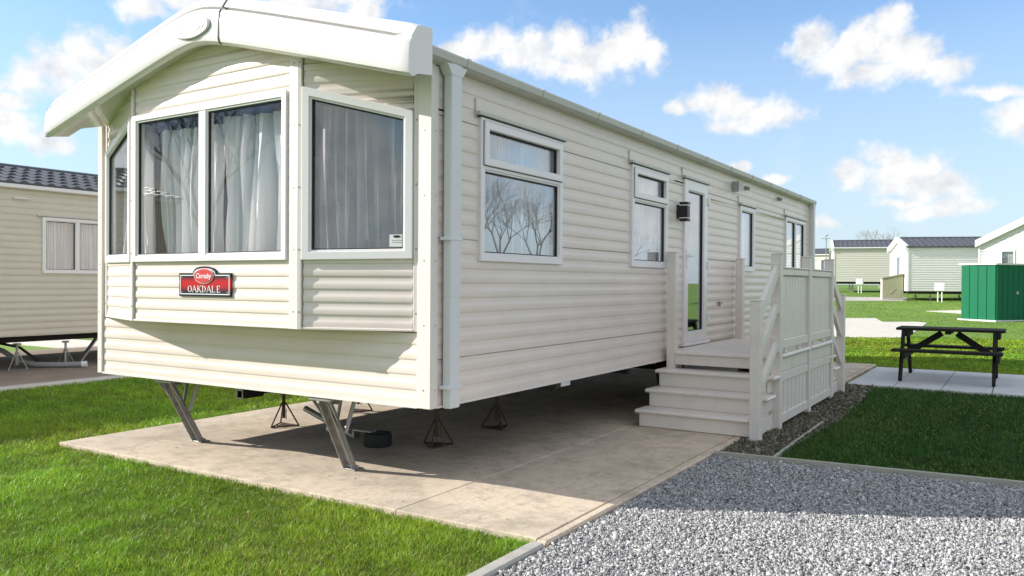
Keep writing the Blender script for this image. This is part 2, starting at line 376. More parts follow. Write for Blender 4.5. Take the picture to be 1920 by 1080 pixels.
def struct(o):
    o['kind'] = 'structure'; return o
def copy_tree(o, parent=None):
    c = o.copy(); COL.objects.link(c)
    if parent: c.parent = parent
    for ch in o.children: copy_tree(ch, c)
    return c

# horizontally ribbed cladding, one board per rib, each its own object
PROF = [(0.0, 0.0), (0.03, 0.0028), (0.07, 0.0058), (0.14, 0.0075), (0.42, 0.0078), (0.52, 0.0066), (0.61, 0.0036), (0.69, 0.0010), (0.80, 0.0002), (1.0, 0.0)]
def clad(parent, F, z0, z1, pitch, ivs, m, name='cladding_board', prof=PROF, joined=False, amp=1.0, joints=()):
    n = max(1, int(math.ceil((z1-z0)/pitch-1e-6))); objs = []
    mb_all = MB(F) if joined else None
    for r in range(n):
        mb = mb_all or MB(F); key = {}
        if joined: key = {}
        za = z0+r*pitch
        pts = [(za+t*pitch, o*amp - (0.006 if (r in joints and t < 0.04) else 0)) for t, o in prof]
        pts = [q for q in pts if q[0] <= z1+1e-6] or pts[:2]
        for (a, oa), (b, ob) in zip(pts[:-1], pts[1:]):
            for (ua, ub) in ivs((a+b)/2):
                if ub-ua < 0.004: continue
                ids = []
                for (uu, zz, oo) in ((ua, a, oa), (ub, a, oa), (ub, b, ob), (ua, b, ob)):
                    k = (round(uu, 4), round(zz, 4))
                    if k not in key:
                        key[k] = len(mb.v); mb.v.append(mb.P(uu, oo, zz))
                    ids.append(key[k])
                mb.f.append(tuple(ids))
        if not joined and mb.f:
            par = list(range(len(mb.v)))
            def root(i):
                while par[i] != i: par[i] = par[par[i]]; i = par[i]
                return i
            for fc in mb.f:
                for q in fc[1:]: par[root(q)] = root(fc[0])
            comps = {}
            for fc in mb.f: comps.setdefault(root(fc[0]), []).append(fc)
            for fl in comps.values():
                p2 = MB(); mp = {}
                for fc in fl:
                    for q in fc:
                        if q not in mp: mp[q] = len(p2.v); p2.v.append(mb.v[q])
                    p2.f.append(tuple(mp[q] for q in fc))
                objs.append(p2.build(name, m, parent, smooth=True))
    if joined: objs.append(mb_all.build(name, m, parent, smooth=True))
    return objs
def cut(u0, u1, holes):
    def f(z):
        iv = [(u0(z) if callable(u0) else u0, u1(z) if callable(u1) else u1)]
        for h in holes:
            r = h(z)
            if not r: continue
            nx = []
            for a, b in iv:
                if r[1] <= a or r[0] >= b: nx.append((a, b)); continue
                if r[0] > a: nx.append((a, r[0]))
                if r[1] < b: nx.append((r[1], b))
            iv = nx
        return [(a, b) for a, b in iv if b > a]
    return f
def rect_hole(a, b, z0, z1, s=0.03):
    return lambda z: (a+s, b-s) if z0+s < z < z1-s else None
def slope_hole(a, b, z0, zl, zr, s=0.03):
    def f(z):
        if z < z0+s: return None
        zl_, zr_ = zl-s, zr-s
        if z < min(zl_, zr_): return (a+s, b-s)
        if z >= max(zl_, zr_): return None
        t = (z-zl_)/(zr_-zl_); uu = a+s+(b-a-2*s)*t
        return (a+s, uu) if zl_ > zr_ else (uu, b-s)
    return f

def inset(poly, d):
    n = len(poly); out = []
    for i in range(n):
        p0, p1, p2 = [np.array(poly[(i+k) % n], float) for k in (-1, 0, 1)]
        e1 = (p1-p0)/np.linalg.norm(p1-p0); e2 = (p2-p1)/np.linalg.norm(p2-p1)
        n1 = np.array([-e1[1], e1[0]]); n2 = np.array([-e2[1], e2[0]])
        b = n1+n2; b = b/(b@n1)
        out.append(tuple(p1+b*d))
    return out
def curtain(parent, F, u0, u1, z0, zt0, zt1, depth, folds, seed, amp=0.028, taper=0.0, m=None):
    r = random.Random(seed); nx = int(folds*10); nz = 9; mb = MB(F)
    ph = [r.uniform(0, 6.28) for _ in range(6)]
    pts = []
    for j in range(nz):
        v = j/(nz-1)
        for i in range(nx+1):
            t = i/nx
            u = u0+(u1-u0)*t
            w = t*folds*2*math.pi+1.3*math.sin(2.1*t*6.28+ph[0])+0.5*math.sin(5.3*t*6.28+ph[1])
            am = amp*(0.55+0.35*math.sin(3.7*t*6.28+ph[2])+0.35*(1-v))
            sw = math.sin(w+0.5*math.sin(2.5*v+ph[3])); o = am*(1.0-2.0*abs(sw)**1.4+0.3*math.sin(2*w+ph[4]))
            du = 0.012*math.sin(w*0.5+v*3+ph[5])*(1-v)
            if taper: du += taper*(1-v)**1.5*(1-t)
            zt = zt0+(zt1-zt0)*t
            pts.append((u+du, -depth+o, z0+(zt-z0)*v))
    fs = [(j*(nx+1)+i, j*(nx+1)+i+1, (j+1)*(nx+1)+i+1, (j+1)*(nx+1)+i) for j in range(nz-1) for i in range(nx)]
    mb.add(pts, fs); return mb.build('curtain', m or CLOTH, parent, smooth=True)
def pane_set(win, F, poly, d_glass, gm=None):
    """gasket + pane inside a glazing polygon (u, z)"""
    g = MB(F); g.ring(poly, inset(poly, 0.009), d_glass-0.004, d_glass+0.013); g.build('gasket', GASKET, win)
    p = MB(F); p.prism(inset(poly, 0.004), d_glass-0.006, d_glass); p.build('pane', gm or GLASS, win)
def window(parent, F, poly, splits=(), fw=0.05, d0=-0.05, d1=0.028, name='window', drip=False, sash=(), mull=0.045, gm=None):
    """poly: 4 corners (u,z) bl, br, tr, tl.  splits: ('v', u) mullion or ('h', z) transom."""
    inn = inset(poly, fw); mb = MB(F); mb.ring(poly, inn, d0, d1)
    ib = inset(poly, fw*0.72); mb.ring(ib, inn, d1, d1-0.0001) if False else None
    cells = [inn]
    for k, c in splits:
        bl, br, tr, tl = cells.pop()
        if k == 'v':
            top = lambda u: tl[1]+(tr[1]-tl[1])*(u-tl[0])/(tr[0]-tl[0])
            a, b = c-mull/2, c+mull/2
            mb.prism([(a, bl[1]), (b, bl[1]), (b, top(b)), (a, top(a))], d0+0.002, d1-0.003)
            cells += [[bl, (a, bl[1]), (a, top(a)), tl], [(b, br[1]), br, tr, (b, top(b))]]
        else:
            mb.box(bl[0], br[0], d0+0.002, d1-0.003, c-mull/2, c+mull/2)
            cells += [[bl, br, (br[0], c-mull/2), (bl[0], c-mull/2)], [(bl[0], c+mull/2), (br[0], c+mull/2), tr, tl]]
    w = mb.build(name, UPVC, parent, bevel=0.004)
    for i, c in enumerate(cells):
        if i in sash:
            s = MB(F); oc = inset(c, -0.022); s.ring(oc, inset(c, 0.032), d1-0.02, d1+0.016); s.build('sash', UPVC, w, bevel=0.004)
            s = MB(F); s.ring(inset(oc, -0.004), oc, d1-0.02, d1+0.003); s.build('sash_seal', GASKET, w)
            c = inset(c, 0.030)
        else:
            s = MB(F); s.ring(c, inset(c, 0.012), d1-0.03, d1-0.010); s.build('glazing_bead', UPVC, w, bevel=0.003)
            c = inset(c, 0.011)
        pane_set(w, F, c, d1-0.034, gm)
    if drip:
        u0, u1, zt = poly[3][0], poly[2][0], poly[2][1]
        s = MB(F)
        s.prism([(u0-0.045, zt+0.004), (u1+0.04, zt+0.004), (u1+0.03, zt+0.03), (u0-0.05, zt+0.03)], 0.0, 0.05)
        s.box(u0-0.052, u0-0.046, 0.0, 0.016, zt-0.02, zt+0.12)
        s.build('drip_rail', GUTTER, w, bevel=0.003)
        s = MB(F); s.box(u0-0.02, u1+0.02, 0.0, 0.036, zt-0.002, zt+0.0035); s.build('drip_seal', GASKET, w)
    return w
def text_mesh(txt, size, F, u, z, d, m, parent, name, shear=0.0, depth=0.0015, wide=1.0):
    c = bpy.data.curves.new('lettering', 'FONT'); c.body = txt; c.size = size; c.shear = shear; c.align_x = 'CENTER'; c.align_y = 'CENTER'; c.offset = size*0.012
    t = bpy.data.objects.new('lettering', c); COL.objects.link(t)
    bpy.context.view_layer.update()
    me = t.evaluated_get(bpy.context.evaluated_depsgraph_get()).to_mesh()
    mb = MB(F); mb.add([(u+v.co.x*wide, d, z+v.co.y) for v in me.vertices], [tuple(p.vertices) for p in me.polygons])
    bpy.data.objects.remove(t); bpy.data.curves.remove(c)
    return mb.build(name, m, parent)
#__PART2__
# ------------------------------------------------------------------ the setting
def gz(y): return -0.045 + (0.0 if y < 16 else 0.0235*(min(y, 60.0)-16))
def on_ground(px, py, dz=0.0):
    d = pix_ray(px, py); t = 1.0
    while t < 500:
        q = CAM+d*t
        if q[2] < gz(q[1])+dz: break
        t *= 1.001
    return q
def on_y(y, px, py):
    d = pix_ray(px, py); return CAM+d*((y-CAM[1])/d[1])
def sheet(name, poly, dz, m, thick=0.0):
    mb = MB(); pts = [(x, y, gz(y)+dz) for x, y in poly]; n = len(poly)
    if thick:
        pts += [(x, y, gz(y)+dz-thick) for x, y in poly]
        mb.add(pts, [tuple(range(n)), tuple(range(2*n-1, n-1, -1))]+[(i, n+i, n+(i+1) % n, (i+1) % n) for i in range(n)])
    else: mb.add(pts, [tuple(range(n))])
    return struct(mb.build(name, m))
mb = MB()
ys = [-400, -60, -10, 16, 30, 45, 60, 150, 900]; xs = [-700, -60, -12, 12, 60, 700]
mb.add([(x, y, gz(y)) for y in ys for x in xs], [(j*6+i, j*6+i+1, (j+1)*6+i+1, (j+1)*6+i) for j in range(len(ys)-1) for i in range(5)])
ground = struct(mb.build('ground', SOIL))

SX0, SX1, SY0, SY1 = -3.80, 1.06, -0.31, 11.35
mb = MB(); mb.box(SX0, -0.0215, SY0, SY1, -0.16, 0.0, ch=0.004); slab = struct(mb.build('concrete_slab', CONC))
mb = MB(); mb.box(-0.0185, SX1-0.075, SY0, SY1, -0.16, -0.0015, ch=0.004); mb.build('slab_bay', CONC, slab)
mb = MB(); mb.box(SX1-0.07, SX1, SY0-0.02, SY1, -0.16, -0.002, ch=0.012); mb.build('slab_border', CONC, slab)
sheet('gravel_drive', [(1.06, -9), (12, -9), (12, 3.4), (3.3, 2.66), (1.06, 2.45)], 0.004, GRAVB)
sheet('mulch_strip', [(1.06, 2.45), (1.52, 2.50), (1.5, 8.12), (1.06, 8.12)], 0.008, MULB)
# kerb beside the lawn in front of the slab
kerb = None
for k in range(4):
    y1 = SY0-0.02-0.905*k; mb = MB(); mb.box(0.965, 1.055, y1-0.9, y1-0.005, -0.2, -0.008, ch=0.012)
    if k == 0: kerb = struct(mb.build('kerb', KERBM))
    else: mb.build('kerb_stone', KERBM, kerb)
# timber edging between gravel and lawn, and between mulch and lawn
def board(name, a, b, w, z0, z1, m, label=None, cat=None):
    d = Vector((b[0]-a[0], b[1]-a[1], 0)).normalized(); n = (-d.y, d.x); L_ = math.dist(a, b)
    mb = MB(((a[0], a[1]), (d.x, d.y), n)); mb.box(0, L_, -w/2, w/2, z0, z1, ch=0.004); o = mb.build(name, m)
    if label: tag(o, label, cat)
    return o
board('edging_board', (1.07, 2.45), (6.5, 2.97), 0.03, -0.12, 0.012, TIMBER, 'long pale timber edging board between the gravel and dark lawn', 'edging')
board('edging_board', (1.52, 2.52), (1.50, 4.6), 0.022, -0.12, -0.004, TIMBER, 'short timber edging board between the mulch strip and the lawn', 'edging')
# paving under the picnic table
pave = None
for i in range(7):
    for j in range(3):
        x0 = 1.13+i*0.592; y0 = 8.13+j*0.925
        mb = MB(); dz = random.uniform(-0.003, 0.003); mb.box(x0, x0+0.58, y0, y0+0.921, -0.1, -0.004+dz, ch=0.005)
        if pave is None: pave = struct(mb.build('paving', PAVE))
        else: mb.build('paving_slab', PAVE, pave)
# neighbour's hardstanding and the pale strip at its edge
mb = MB(); mb.box(-13.6, -8.12, -6.2, 7.0, -0.2, -0.012, ch=0.01); struct(mb.build('neighbour_slab', CONC2))
mb = MB(); mb.box(-8.11, -7.86, -6.2, 7.0, -0.2, -0.004, ch=0.01); struct(mb.build('neighbour_path_edge', PALEC))
mb = MB(); mb.box(-30, -13.4, 5.2, 6.6, -0.2, -0.01, ch=0.01); struct(mb.build('neighbour_path', PALEC))
# concrete and road beyond the lawn
def gpoly(pix): return [tuple(on_ground(*q)[:2]) for q in pix]
a = gpoly([(1700, 634), (1738, 606), (1720, 604), (1655, 604), (1641, 597), (1560, 597), (1540, 633)])
sheet('far_hardstanding', a, 0.012, PALEC, 0.1); FARH = [a]
a = gpoly([(1735, 583.5), (1830, 590), (1900, 588), (1900, 581), (1830, 581)])
sheet('far_path', a, 0.012, PALEC, 0.08); FARH.append(a)
a = gpoly([(1500, 564), (1700, 564.5), (1700, 558), (1500, 556)])
sheet('road', a, 0.012, KERBM, 0.08); FARH.append(a)

# ------------------------------------------------------------------ the caravan in front
van = thing('static_caravan', 'long cream static caravan with bay window front standing on a concrete slab', 'caravan', (-1.85, 5.45, 0), world_coords=True)
W, LEN, ZB, ZE = 3.70, 10.93, 0.59, 2.86
FS = ((0, 0), (0, 1), (1, 0)); FF = ((-W, 0), (1, 0), (0, -1))
BD = 0.27; BXL, BXR = -2.79, -0.91
FB = ((BXL, -BD), (1, 0), (0, -1))
cu = 0.9487; cv = 0.3162
FR = ((BXR, -BD), (cu, cv), (cv, -cu)); FL = ((-3.6, 0), (cu, -cv), (-cv, -cu)); ULEN = 0.854
WIN1 = [(0.529, 1.55), (1.718, 1.55), (1.718, 2.56), (0.529, 2.56)]
WIN2 = [(3.12, 1.56), (4.05, 1.56), (4.05, 2.56), (3.12, 2.56)]
DOOR = [(4.557, 0.73), (5.33, 0.73), (5.33, 2.578), (4.557, 2.578)]
WIN3 = [(6.67, 1.57), (7.36, 1.57), (7.36, 2.455), (6.67, 2.455)]
WIN4 = [(9.14, 1.57), (10.48, 1.57), (10.48, 2.48), (9.14, 2.48)]
holes = [rect_hole(q[0][0], q[1][0], q[0][1], q[2][1]) for q in (WIN1, WIN2, DOOR, WIN3, WIN4)]
clad(van, FS, ZB, ZE, 0.1, cut(0.06, LEN-0.06, holes), CREAM, joints=(3, 11, 19), amp=0.62)
clad(van, FF, ZB, 1.075, 0.0995, cut(0.055, W-0.095, []), CREAM, amp=0.8)
ct = -1.83
def bot(x): return 3.10-0.268*(math.sqrt((x-ct)**2+0.04)-0.2)            # lower line of the canopy fascia
def top(x): return 3.455-0.285*(math.sqrt((x-ct)**2+0.05)-0.2236)          # its upper line
def gable_lim(F, s):
    def f(z):
        h = max(0.0, (3.30-z)/0.268)
        x0, x1 = ct-h, ct+h
        ua = (x0-F[0][0])/F[1][0]; ub = (x1-F[0][0])/F[1][0]
        return max(s[0], ua), min(s[1], ub)
    return f
WB = [(0.02, 1.545), (1.775, 1.545), (1.775, 2.705), (0.02, 2.705)]
WR = [(0.026, 1.545), (0.818, 1.552), (0.818, 2.515), (0.026, 2.712)]
WL = [(0.036, 1.552), (0.828, 1.545), (0.828, 2.712), (0.036, 2.515)]
for F, s, h in ((FB, (0.03, 1.79), rect_hole(WB[0][0], WB[1][0], WB[0][1], WB[2][1])),
                (FR, (0.03, 0.815), slope_hole(WR[0][0], WR[1][0], 1.545, 2.712, 2.515)),
                (FL, (0.03, 0.815), slope_hole(WL[0][0], WL[1][0], 1.545, 2.515, 2.712))):
    lim = gable_lim(F, s)
    clad(van, F, 1.085, 3.22, 0.0865, cut(lambda z, lim=lim: lim(z)[0], lambda z, lim=lim: lim(z)[1], [h]), CREAM, amp=0.85)
# corner trims
def trim(F, u0, u1, z0, z1, d1=0.02, d0=-0.03, m=TRIM):
    mb = MB(F); mb.box(u0, u1, d0, d1, z0, z1, ch=0.004); o = mb.build('corner_trim', m, van)
    s = MB(F)
    k = 0
    z = z0+0.12
    while z < z1-0.05:
        s.box((u0+u1)/2-0.006, (u0+u1)/2+0.006, d1-0.001, d1+0.002, z-0.006, z+0.006, ch=0.002); z += 0.42
    s.build('screws', STEEL, o); return o
trim(FF, W-0.098, W+0.016, ZB-0.01, 2.82); trim(FS, 0.0, 0.058, ZB-0.01, 2.80, 0.014)
trim(FF, -0.016, 0.05, ZB-0.01, 2.82)
trim(FS, LEN-0.06, LEN+0.01, ZB-0.01, ZE)
trim(FB, 1.795, 1.89, 1.075, 3.00); trim(FR, -0.012, 0.022, 1.075, 2.99, 0.021)
trim(FB, -0.012, 0.017, 1.075, 3.00, 0.021); trim(FL, 0.832, 0.866, 1.075, 2.99, 0.020)
trim(FR, 0.82, 0.862, 1.075, 2.80, 0.014); trim(FL, -0.008, 0.032, 1.075, 2.80, 0.014)
mb = MB(); pl = [(-3.6, 0.0), (BXL, -BD-0.012), (BXR, -BD-0.012), (-0.1, 0.0)]
mb.add([(x, y, 1.076) for x, y in pl]+[(x, y, 1.088) for x, y in pl], [(3,2,1,0),(4,5,6,7),(0,1,5,4),(1,2,6,5),(2,3,7,6),(3,0,4,7)])
mb.build('bay_floor', CREAM, van)
for F, a, b in ((FB, 0.017, 1.795), (FR, 0.022, 0.82), (FL, 0.032, 0.832)):
    mb = MB(F); mb.box(a, b, 0.001, 0.017, 1.077, 1.093, ch=0.003); mb.build('bay_skirt_trim', TRIM, van)
mb = MB(FF); mb.box(0.05, W-0.098, -0.02, 0.016, ZB-0.012, ZB+0.004); mb.build('bottom_trim', TRIM, van)
mb = MB(FS); mb.box(0.058, LEN-0.06, -0.02, 0.014, ZB-0.012, ZB+0.004); mb.build('bottom_trim', TRIM, van)
# shell behind the cladding
mb = MB(); mb.box(-W, -W+0.03, 0.02, LEN, ZB, ZE-0.02); mb.build('wall', CREAM, van)
mb = MB(); mb.prism([(-W+0.031, ZB), (-0.03, ZB), (-0.03, ZE-0.03), (ct, 3.30), (-W+0.031, ZE-0.03)], LEN-0.03, LEN); mb.build('rear_wall', CREAM, van)
mb = MB(); mb.box(-W+0.04, -0.04, 0.04, LEN-0.04, ZB+0.0, ZB+0.05); mb.build('floor', DARKROOM, van)
mb = MB(); mb.box(-W+0.031, -0.031, 3.0, 3.03, ZB+0.051, 2.80); mb.build('partition', DARKROOM, van)
mb = MB(); e = 0.05
for s in (-1, 1):
    xe = ct+s*(1.85+e); o = 0.03
    mb.add([(xe, -0.05, ZE), (ct, -0.05, 3.39), (ct, LEN+0.06, 3.39), (xe, LEN+0.06, ZE), (xe, -0.05, ZE-o), (ct, -0.05, 3.39-o), (ct, LEN+0.06, 3.39-o), (xe, LEN+0.06, ZE-o)],
           [(0,1,2,3),(7,6,5,4),(0,4,5,1),(1,5,6,2),(2,6,7,3),(3,7,4,0)])
mb.build('roof', TILE, van)
# canopy moulding over the bay
mb = MB(); xsn = np.concatenate([[-3.86, -3.845, -3.80], np.linspace(-3.7, -2.3, 8), np.linspace(-2.2, -1.46, 11), np.linspace(-1.36, 0.0, 8), [0.10, 0.145, 0.16]])
def canopy_prof(x):
    h, b = top(x), bot(x)
    e = max(0.0, abs(x-ct)-1.93)/0.10; ee = min(1, e)**2*0.03
    if x > -0.02: b += 0.0
    g = 1.0 if x < 0.06 else 0.0
    return [(0.06, h+0.005), (-0.31, h-ee*.5), (-0.345, h-0.006-ee), (-0.362+ee*.3, h-0.022-ee), (-0.402+ee*.3, h-0.088), (-0.402+0.036*g+ee*.3, h-0.090), (-0.404+0.036*g+ee*.3, h-0.107), (-0.416+ee, h-0.110), (-0.430+ee, h-0.135), (-0.437+ee, h-0.2),
            (-0.438+ee, b+0.045), (-0.430+ee, b+0.016+ee*.3), (-0.408, b+0.003+ee*.5), (-0.38, b+ee*.5), (-0.345, b+0.028), (-0.20, b+0.05), (0.03, b+0.06)]
rings = [canopy_prof(x) for x in xsn]; npf = len(rings[0])
def ymap(x, y):                                             # the ends stop short of the wall
    return y if -3.7 < x < 0.0 else min(y, -0.20)
mb.add([(x, ymap(x, y), z) for x, r in zip(xsn, rings) for y, z in r],
       [(i*npf+k, (i+1)*npf+k, (i+1)*npf+k+1, i*npf+k+1) for i in range(len(xsn)-1) for k in range(npf-1)]
       + [tuple(range(npf)), tuple((len(xsn)-1)*npf+k for k in range(npf-1, -1, -1))])
canopy = mb.build('canopy', GRP, van, smooth=True)
mb = MB()
xj = -1.545
for k in range(1, 12):
    y0, z0 = canopy_prof(xj)[k]; y1, z1 = canopy_prof(xj)[k+1]
    mb.bar((xj, y0-0.0015, z0), (xj, y1-0.0015, z1), 0.011, 0.006, up=(0, -1, 0.01))
mb.build('canopy_joint', GASKET, canopy)
# oval emblem
mb = MB(); n = 40; ec = (-1.835, 3.215)
ring = []
for (s, y) in ((1.0, -0.434), (1.0, -0.446), (0.93, -0.455), (0.86, -0.452), (0.6, -0.4555), (0.25, -0.457)):
    ring.append([(ec[0]+0.205*s*math.cos(2*math.pi*k/n), y, ec[1]+0.078*s*math.sin(2*math.pi*k/n)) for k in range(n)])
mb.add([p for r in ring for p in r], [(i*n+k, i*n+(k+1) % n, (i+1)*n+(k+1) % n, (i+1)*n+k) for i in range(len(ring)-1) for k in range(n)]+[tuple((len(ring)-1)*n+k for k in range(n))])
emb = mb.build('emblem', GRP, canopy, smooth=True)
mb = MB(); orr = [(ec[0]+0.212*math.cos(2*math.pi*k/n), ec[1]+0.083*math.sin(2*math.pi*k/n)) for k in range(n)]; irr = [(ec[0]+0.203*math.cos(2*math.pi*k/n), ec[1]+0.076*math.sin(2*math.pi*k/n)) for k in range(n)]
mb.ring(orr, irr, -0.4415, -0.434); mb.build('emblem_outline', mat('emblem_grey', (0.34, 0.34, 0.35), 0.5), emb)
text_mesh('Carnaby', 0.085, ((ec[0], 0), (1, 0), (0, -1)), 0, ec[1], 0.4585, mat('pale_print', (0.72, 0.68, 0.67), 0.4), emb, 'emblem_lettering', shear=0.25)
text = None
# gutter, downpipes
def channel(y0, y1, x, zt, m, name, sc=1.0):
    pr = [(0.0, 0.0), (0.085, 0.0), (0.092, -0.012), (0.085, -0.055), (0.06, -0.075), (0.0, -0.078)]
    mb = MB(); k = len(pr)
    mb.add([(x+a*sc, y, zt+b*sc) for y in (y0, y1) for a, b in pr], [tuple(range(k)), tuple(range(2*k-1, k-1, -1))]+[(i, (i+1) % k, k+(i+1) % k, k+i) for i in range(k)])
    return mb.build(name, m, van)
gut = channel(-0.16, LEN+0.1, 0.008, 2.885, GUTTER, 'gutter')
ysj = [0.28, 1.28, 2.25, 3.2, 4.15, 5.1, 6.05, 7.0, 7.95, 8.9, 9.85]
for y in ysj:
    pr = [(0.0, 0.004), (0.088, 0.004), (0.097, -0.012), (0.09, -0.058), (0.063, -0.080), (0.0, -0.083)]
    mb = MB(); k = 6
    mb.add([(0.009+a, yy, 2.886+b) for yy in (y-0.022, y+0.022) for a, b in pr], [tuple(range(k)), tuple(range(2*k-1, k-1, -1))]+[(i, (i+1) % k, k+(i+1) % k, k+i) for i in range(k)])
    mb.build('gutter_bracket', GUTTER, gut)
for y0, zt in ((0.10, 2.83), (LEN-0.06, 2.83)):
    mb = MB(); mb.box(0.022, 0.088, y0, y0+0.115, 1.30, zt, ch=0.006); mb.box(0.019, 0.085, y0+0.004, y0+0.111, 0.575, 1.31, ch=0.006)
    dp = mb.build('downpipe', DPIPE, van)
    for z in (0.715, 1.685):
        mb = MB(); mb.box(0.014, 0.092, y0-0.03, y0+0.125, z-0.011, z+0.011, ch=0.003); mb.build('pipe_clip', DPIPE, dp)
    mb = MB(); mb.prism([(y0-0.05, 2.86), (y0+0.165, 2.86), (y0+0.118, 2.80), (y0-0.003, 2.80)], 0.02, 0.09)
    mb = MB(FS); mb.prism([(y0-0.05, 2.815), (y0+0.165, 2.815), (y0+0.117, 2.75), (y0-0.002, 2.75)], 0.018, 0.0905); mb.build('outlet', DPIPE, dp)
# windows
w = window(van, FB, WB, (('v', 0.883),), fw=0.047, mull=0.08, d1=0.03, gm=CLEARG)
curtain(w, FB, 0.05, 0.85, 1.56, 2.60, 2.60, 0.17, 3.6, 3, amp=0.085, taper=0.10); curtain(w, FB, 0.92, 1.76, 1.56, 2.63, 2.62, 0.17, 3.8, 8, amp=0.085, taper=-0.02)
w = window(van, FR, WR, fw=0.055, d1=0.03)
curtain(w, FR, 0.07, 0.80, 1.56, 2.62, 2.48, 0.14, 3.4, 13, amp=0.04, m=SHEER)
st = MB(FR); st.box(0.648, 0.752, -0.0035, -0.0025, 1.632, 1.712); stk = st.build('sticker', WHITEP, w)
st = MB(FR); st.prism([(0.70+0.026*math.cos(a*math.pi/12), 1.699+0.0085*math.sin(a*math.pi/12)) for a in range(24)], -0.0022, -0.0014); st.build('sticker_emblem', DARKP, w)
st = MB(FR)
for k in range(2): st.box(0.665, 0.735, -0.0022, -0.0014, 1.672-k*0.014, 1.676-k*0.014)
st.build('sticker_print', mat('grey_print', (0.35, 0.35, 0.37), 0.5), w)
w = window(van, FL, WL, fw=0.055, d1=0.03, gm=CLEARG)
curtain(w, FL, 0.06, 0.80, 1.56, 2.48, 2.62, 0.14, 3.4, 21, amp=0.04)
w = window(van, FS, WIN1, (('h', 2.222),), fw=0.05, drip=True, sash=(1,), mull=0.05); curtain(w, FS, 0.55, 1.70, 1.56, 2.53, 2.53, 0.10, 11, 31, amp=0.018)
w = window(van, FS, WIN2, (('h', 2.235),), fw=0.055, drip=True, sash=(1,), mull=0.05); curtain(w, FS, 3.15, 4.03, 1.56, 2.53, 2.53, 0.10, 9, 37, amp=0.015)
door = window(van, FS, DOOR, fw=0.115, drip=True, name='door')
mb = MB(FS); mb.box(4.60, 4.635, 0.028, 0.036, 1.58, 1.78, ch=0.003); mb.box(4.605, 4.63, 0.036, 0.066, 1.70, 1.722); mb.box(4.605, 4.73, 0.060, 0.078, 1.70, 1.724, ch=0.006); mb.build('door_handle', UPVC, door)
for z in (1.0, 1.62, 2.38):
    mb = MB(FS); mb.box(5.31, 5.365, 0.02, 0.05, z-0.05, z+0.05, ch=0.008); mb.build('door_hinge', UPVC, door)
mb = MB(FS); mb.box(4.50, 5.38, 0.0, 0.05, 0.695, 0.729, ch=0.004); mb.build('door_sill', UPVC, door)
w = window(van, FS, WIN3, fw=0.06, drip=True); curtain(w, FS, 6.69, 7.34, 1.58, 2.43, 2.43, 0.08, 6, 41, amp=0.01)
w = window(van, FS, WIN4, (('v', 9.81),), fw=0.055, drip=True, mull=0.06); curtain(w, FS, 9.16, 10.46, 1.58, 2.45, 2.45, 0.08, 12, 47, amp=0.012)
# name plate
xc, zc0, zc1 = -1.885-BXL, 1.285, 1.458
hw = 0.297
def plate_poly(d):
    pts = [(xc-hw+d, zc0+d), (xc+hw-d, zc0+d), (xc+hw-d, zc1-d)]
    r = 0.135-d*0.6
    for k in range(0, 13):
        a = math.pi*k/12; pts.append((xc+r*math.cos(a), zc1-d+(0.050)*math.sin(a)**0.8))
    pts.append((xc-hw+d, zc1-d)); return pts
PD = 0.014
mb = MB(FB); mb.prism(plate_poly(0.0), 0.006, PD+0.006); plate = mb.build('name_plate', PLATE, van)
mb = MB(FB); mb.ring(plate_poly(0.014), plate_poly(0.0205), PD+0.0058, PD+0.0078); mb.build('plate_border', WHITEP, plate)
mb = MB(FB); n = 32
el = lambda a, b, c: [(xc+a*math.cos(2*math.pi*k/n), c+b*math.sin(2*math.pi*k/n)) for k in range(n)]
mb.prism(el(0.106, 0.052, 1.436), PD+0.0055, PD+0.016); em = mb.build('plate_emblem', REDP, plate, bevel=0.004)
mb = MB(FB); mb.ring(el(0.111, 0.057, 1.436), el(0.105, 0.051, 1.436), PD+0.0055, PD+0.0125); mb.build('emblem_rim', mat('pink_rim', (0.75, 0.42, 0.42), 0.3), plate)
text_mesh('Carnaby', 0.052, FB, xc, 1.436, PD+0.0166, WHITEP, plate, 'emblem_lettering', shear=0.2)
LET = {'O': ([], [(0.5, 0.5, 0.44, 0.5)]), 'A': ([((0.06,0),(0.46,1),.07),((0.46,1),(0.90,0),.15),((0.22,0.36),(0.72,0.36),.06)], []),
       'K': ([((0.2,0),(0.2,1),.15),((0.25,0.42),(0.78,1),.07),((0.38,0.55),(0.86,0),.15)], []), 'D': ([((0.2,0),(0.2,1),.15)], [(0.2, 0.5, 0.66, 0.5)]),
       'L': ([((0.22,0),(0.22,1),.15),((0.1,0.03),(0.78,0.03),.07),((0.75,0),(0.78,0.25),.06)], []),
       'E': ([((0.22,0),(0.22,1),.15),((0.1,0.03),(0.76,0.03),.07),((0.1,0.97),(0.72,0.97),.07),((0.22,0.52),(0.6,0.52),.06),((0.73,0),(0.77,0.24),.06),((0.70,1),(0.72,0.78),.06)], [])}
SERIF = {'A': [(0.06,0),(0.90,0)], 'K': [(0.2,0),(0.2,1),(0.80,1),(0.86,0)], 'D': [(0.2,0),(0.2,1)], 'L': [(0.22,1)], 'O': [], 'E': []}
mb = MB(FB); cw, chh = 0.0545, 0.048; bx, bz = xc-0.194, 1.316; dd = PD+0.0066
def seg(p, q, wd, ox):
    P_ = np.array([ox+p[0]*cw, bz+p[1]*chh]); Q_ = np.array([ox+q[0]*cw, bz+q[1]*chh]); t = (Q_-P_)/np.linalg.norm(Q_-P_); nn = np.array([-t[1], t[0]])*wd*chh*0.5
    mb.prism([tuple(P_-nn), tuple(Q_-nn), tuple(Q_+nn), tuple(P_+nn)], dd, dd+0.0012+0.0002*random.random())
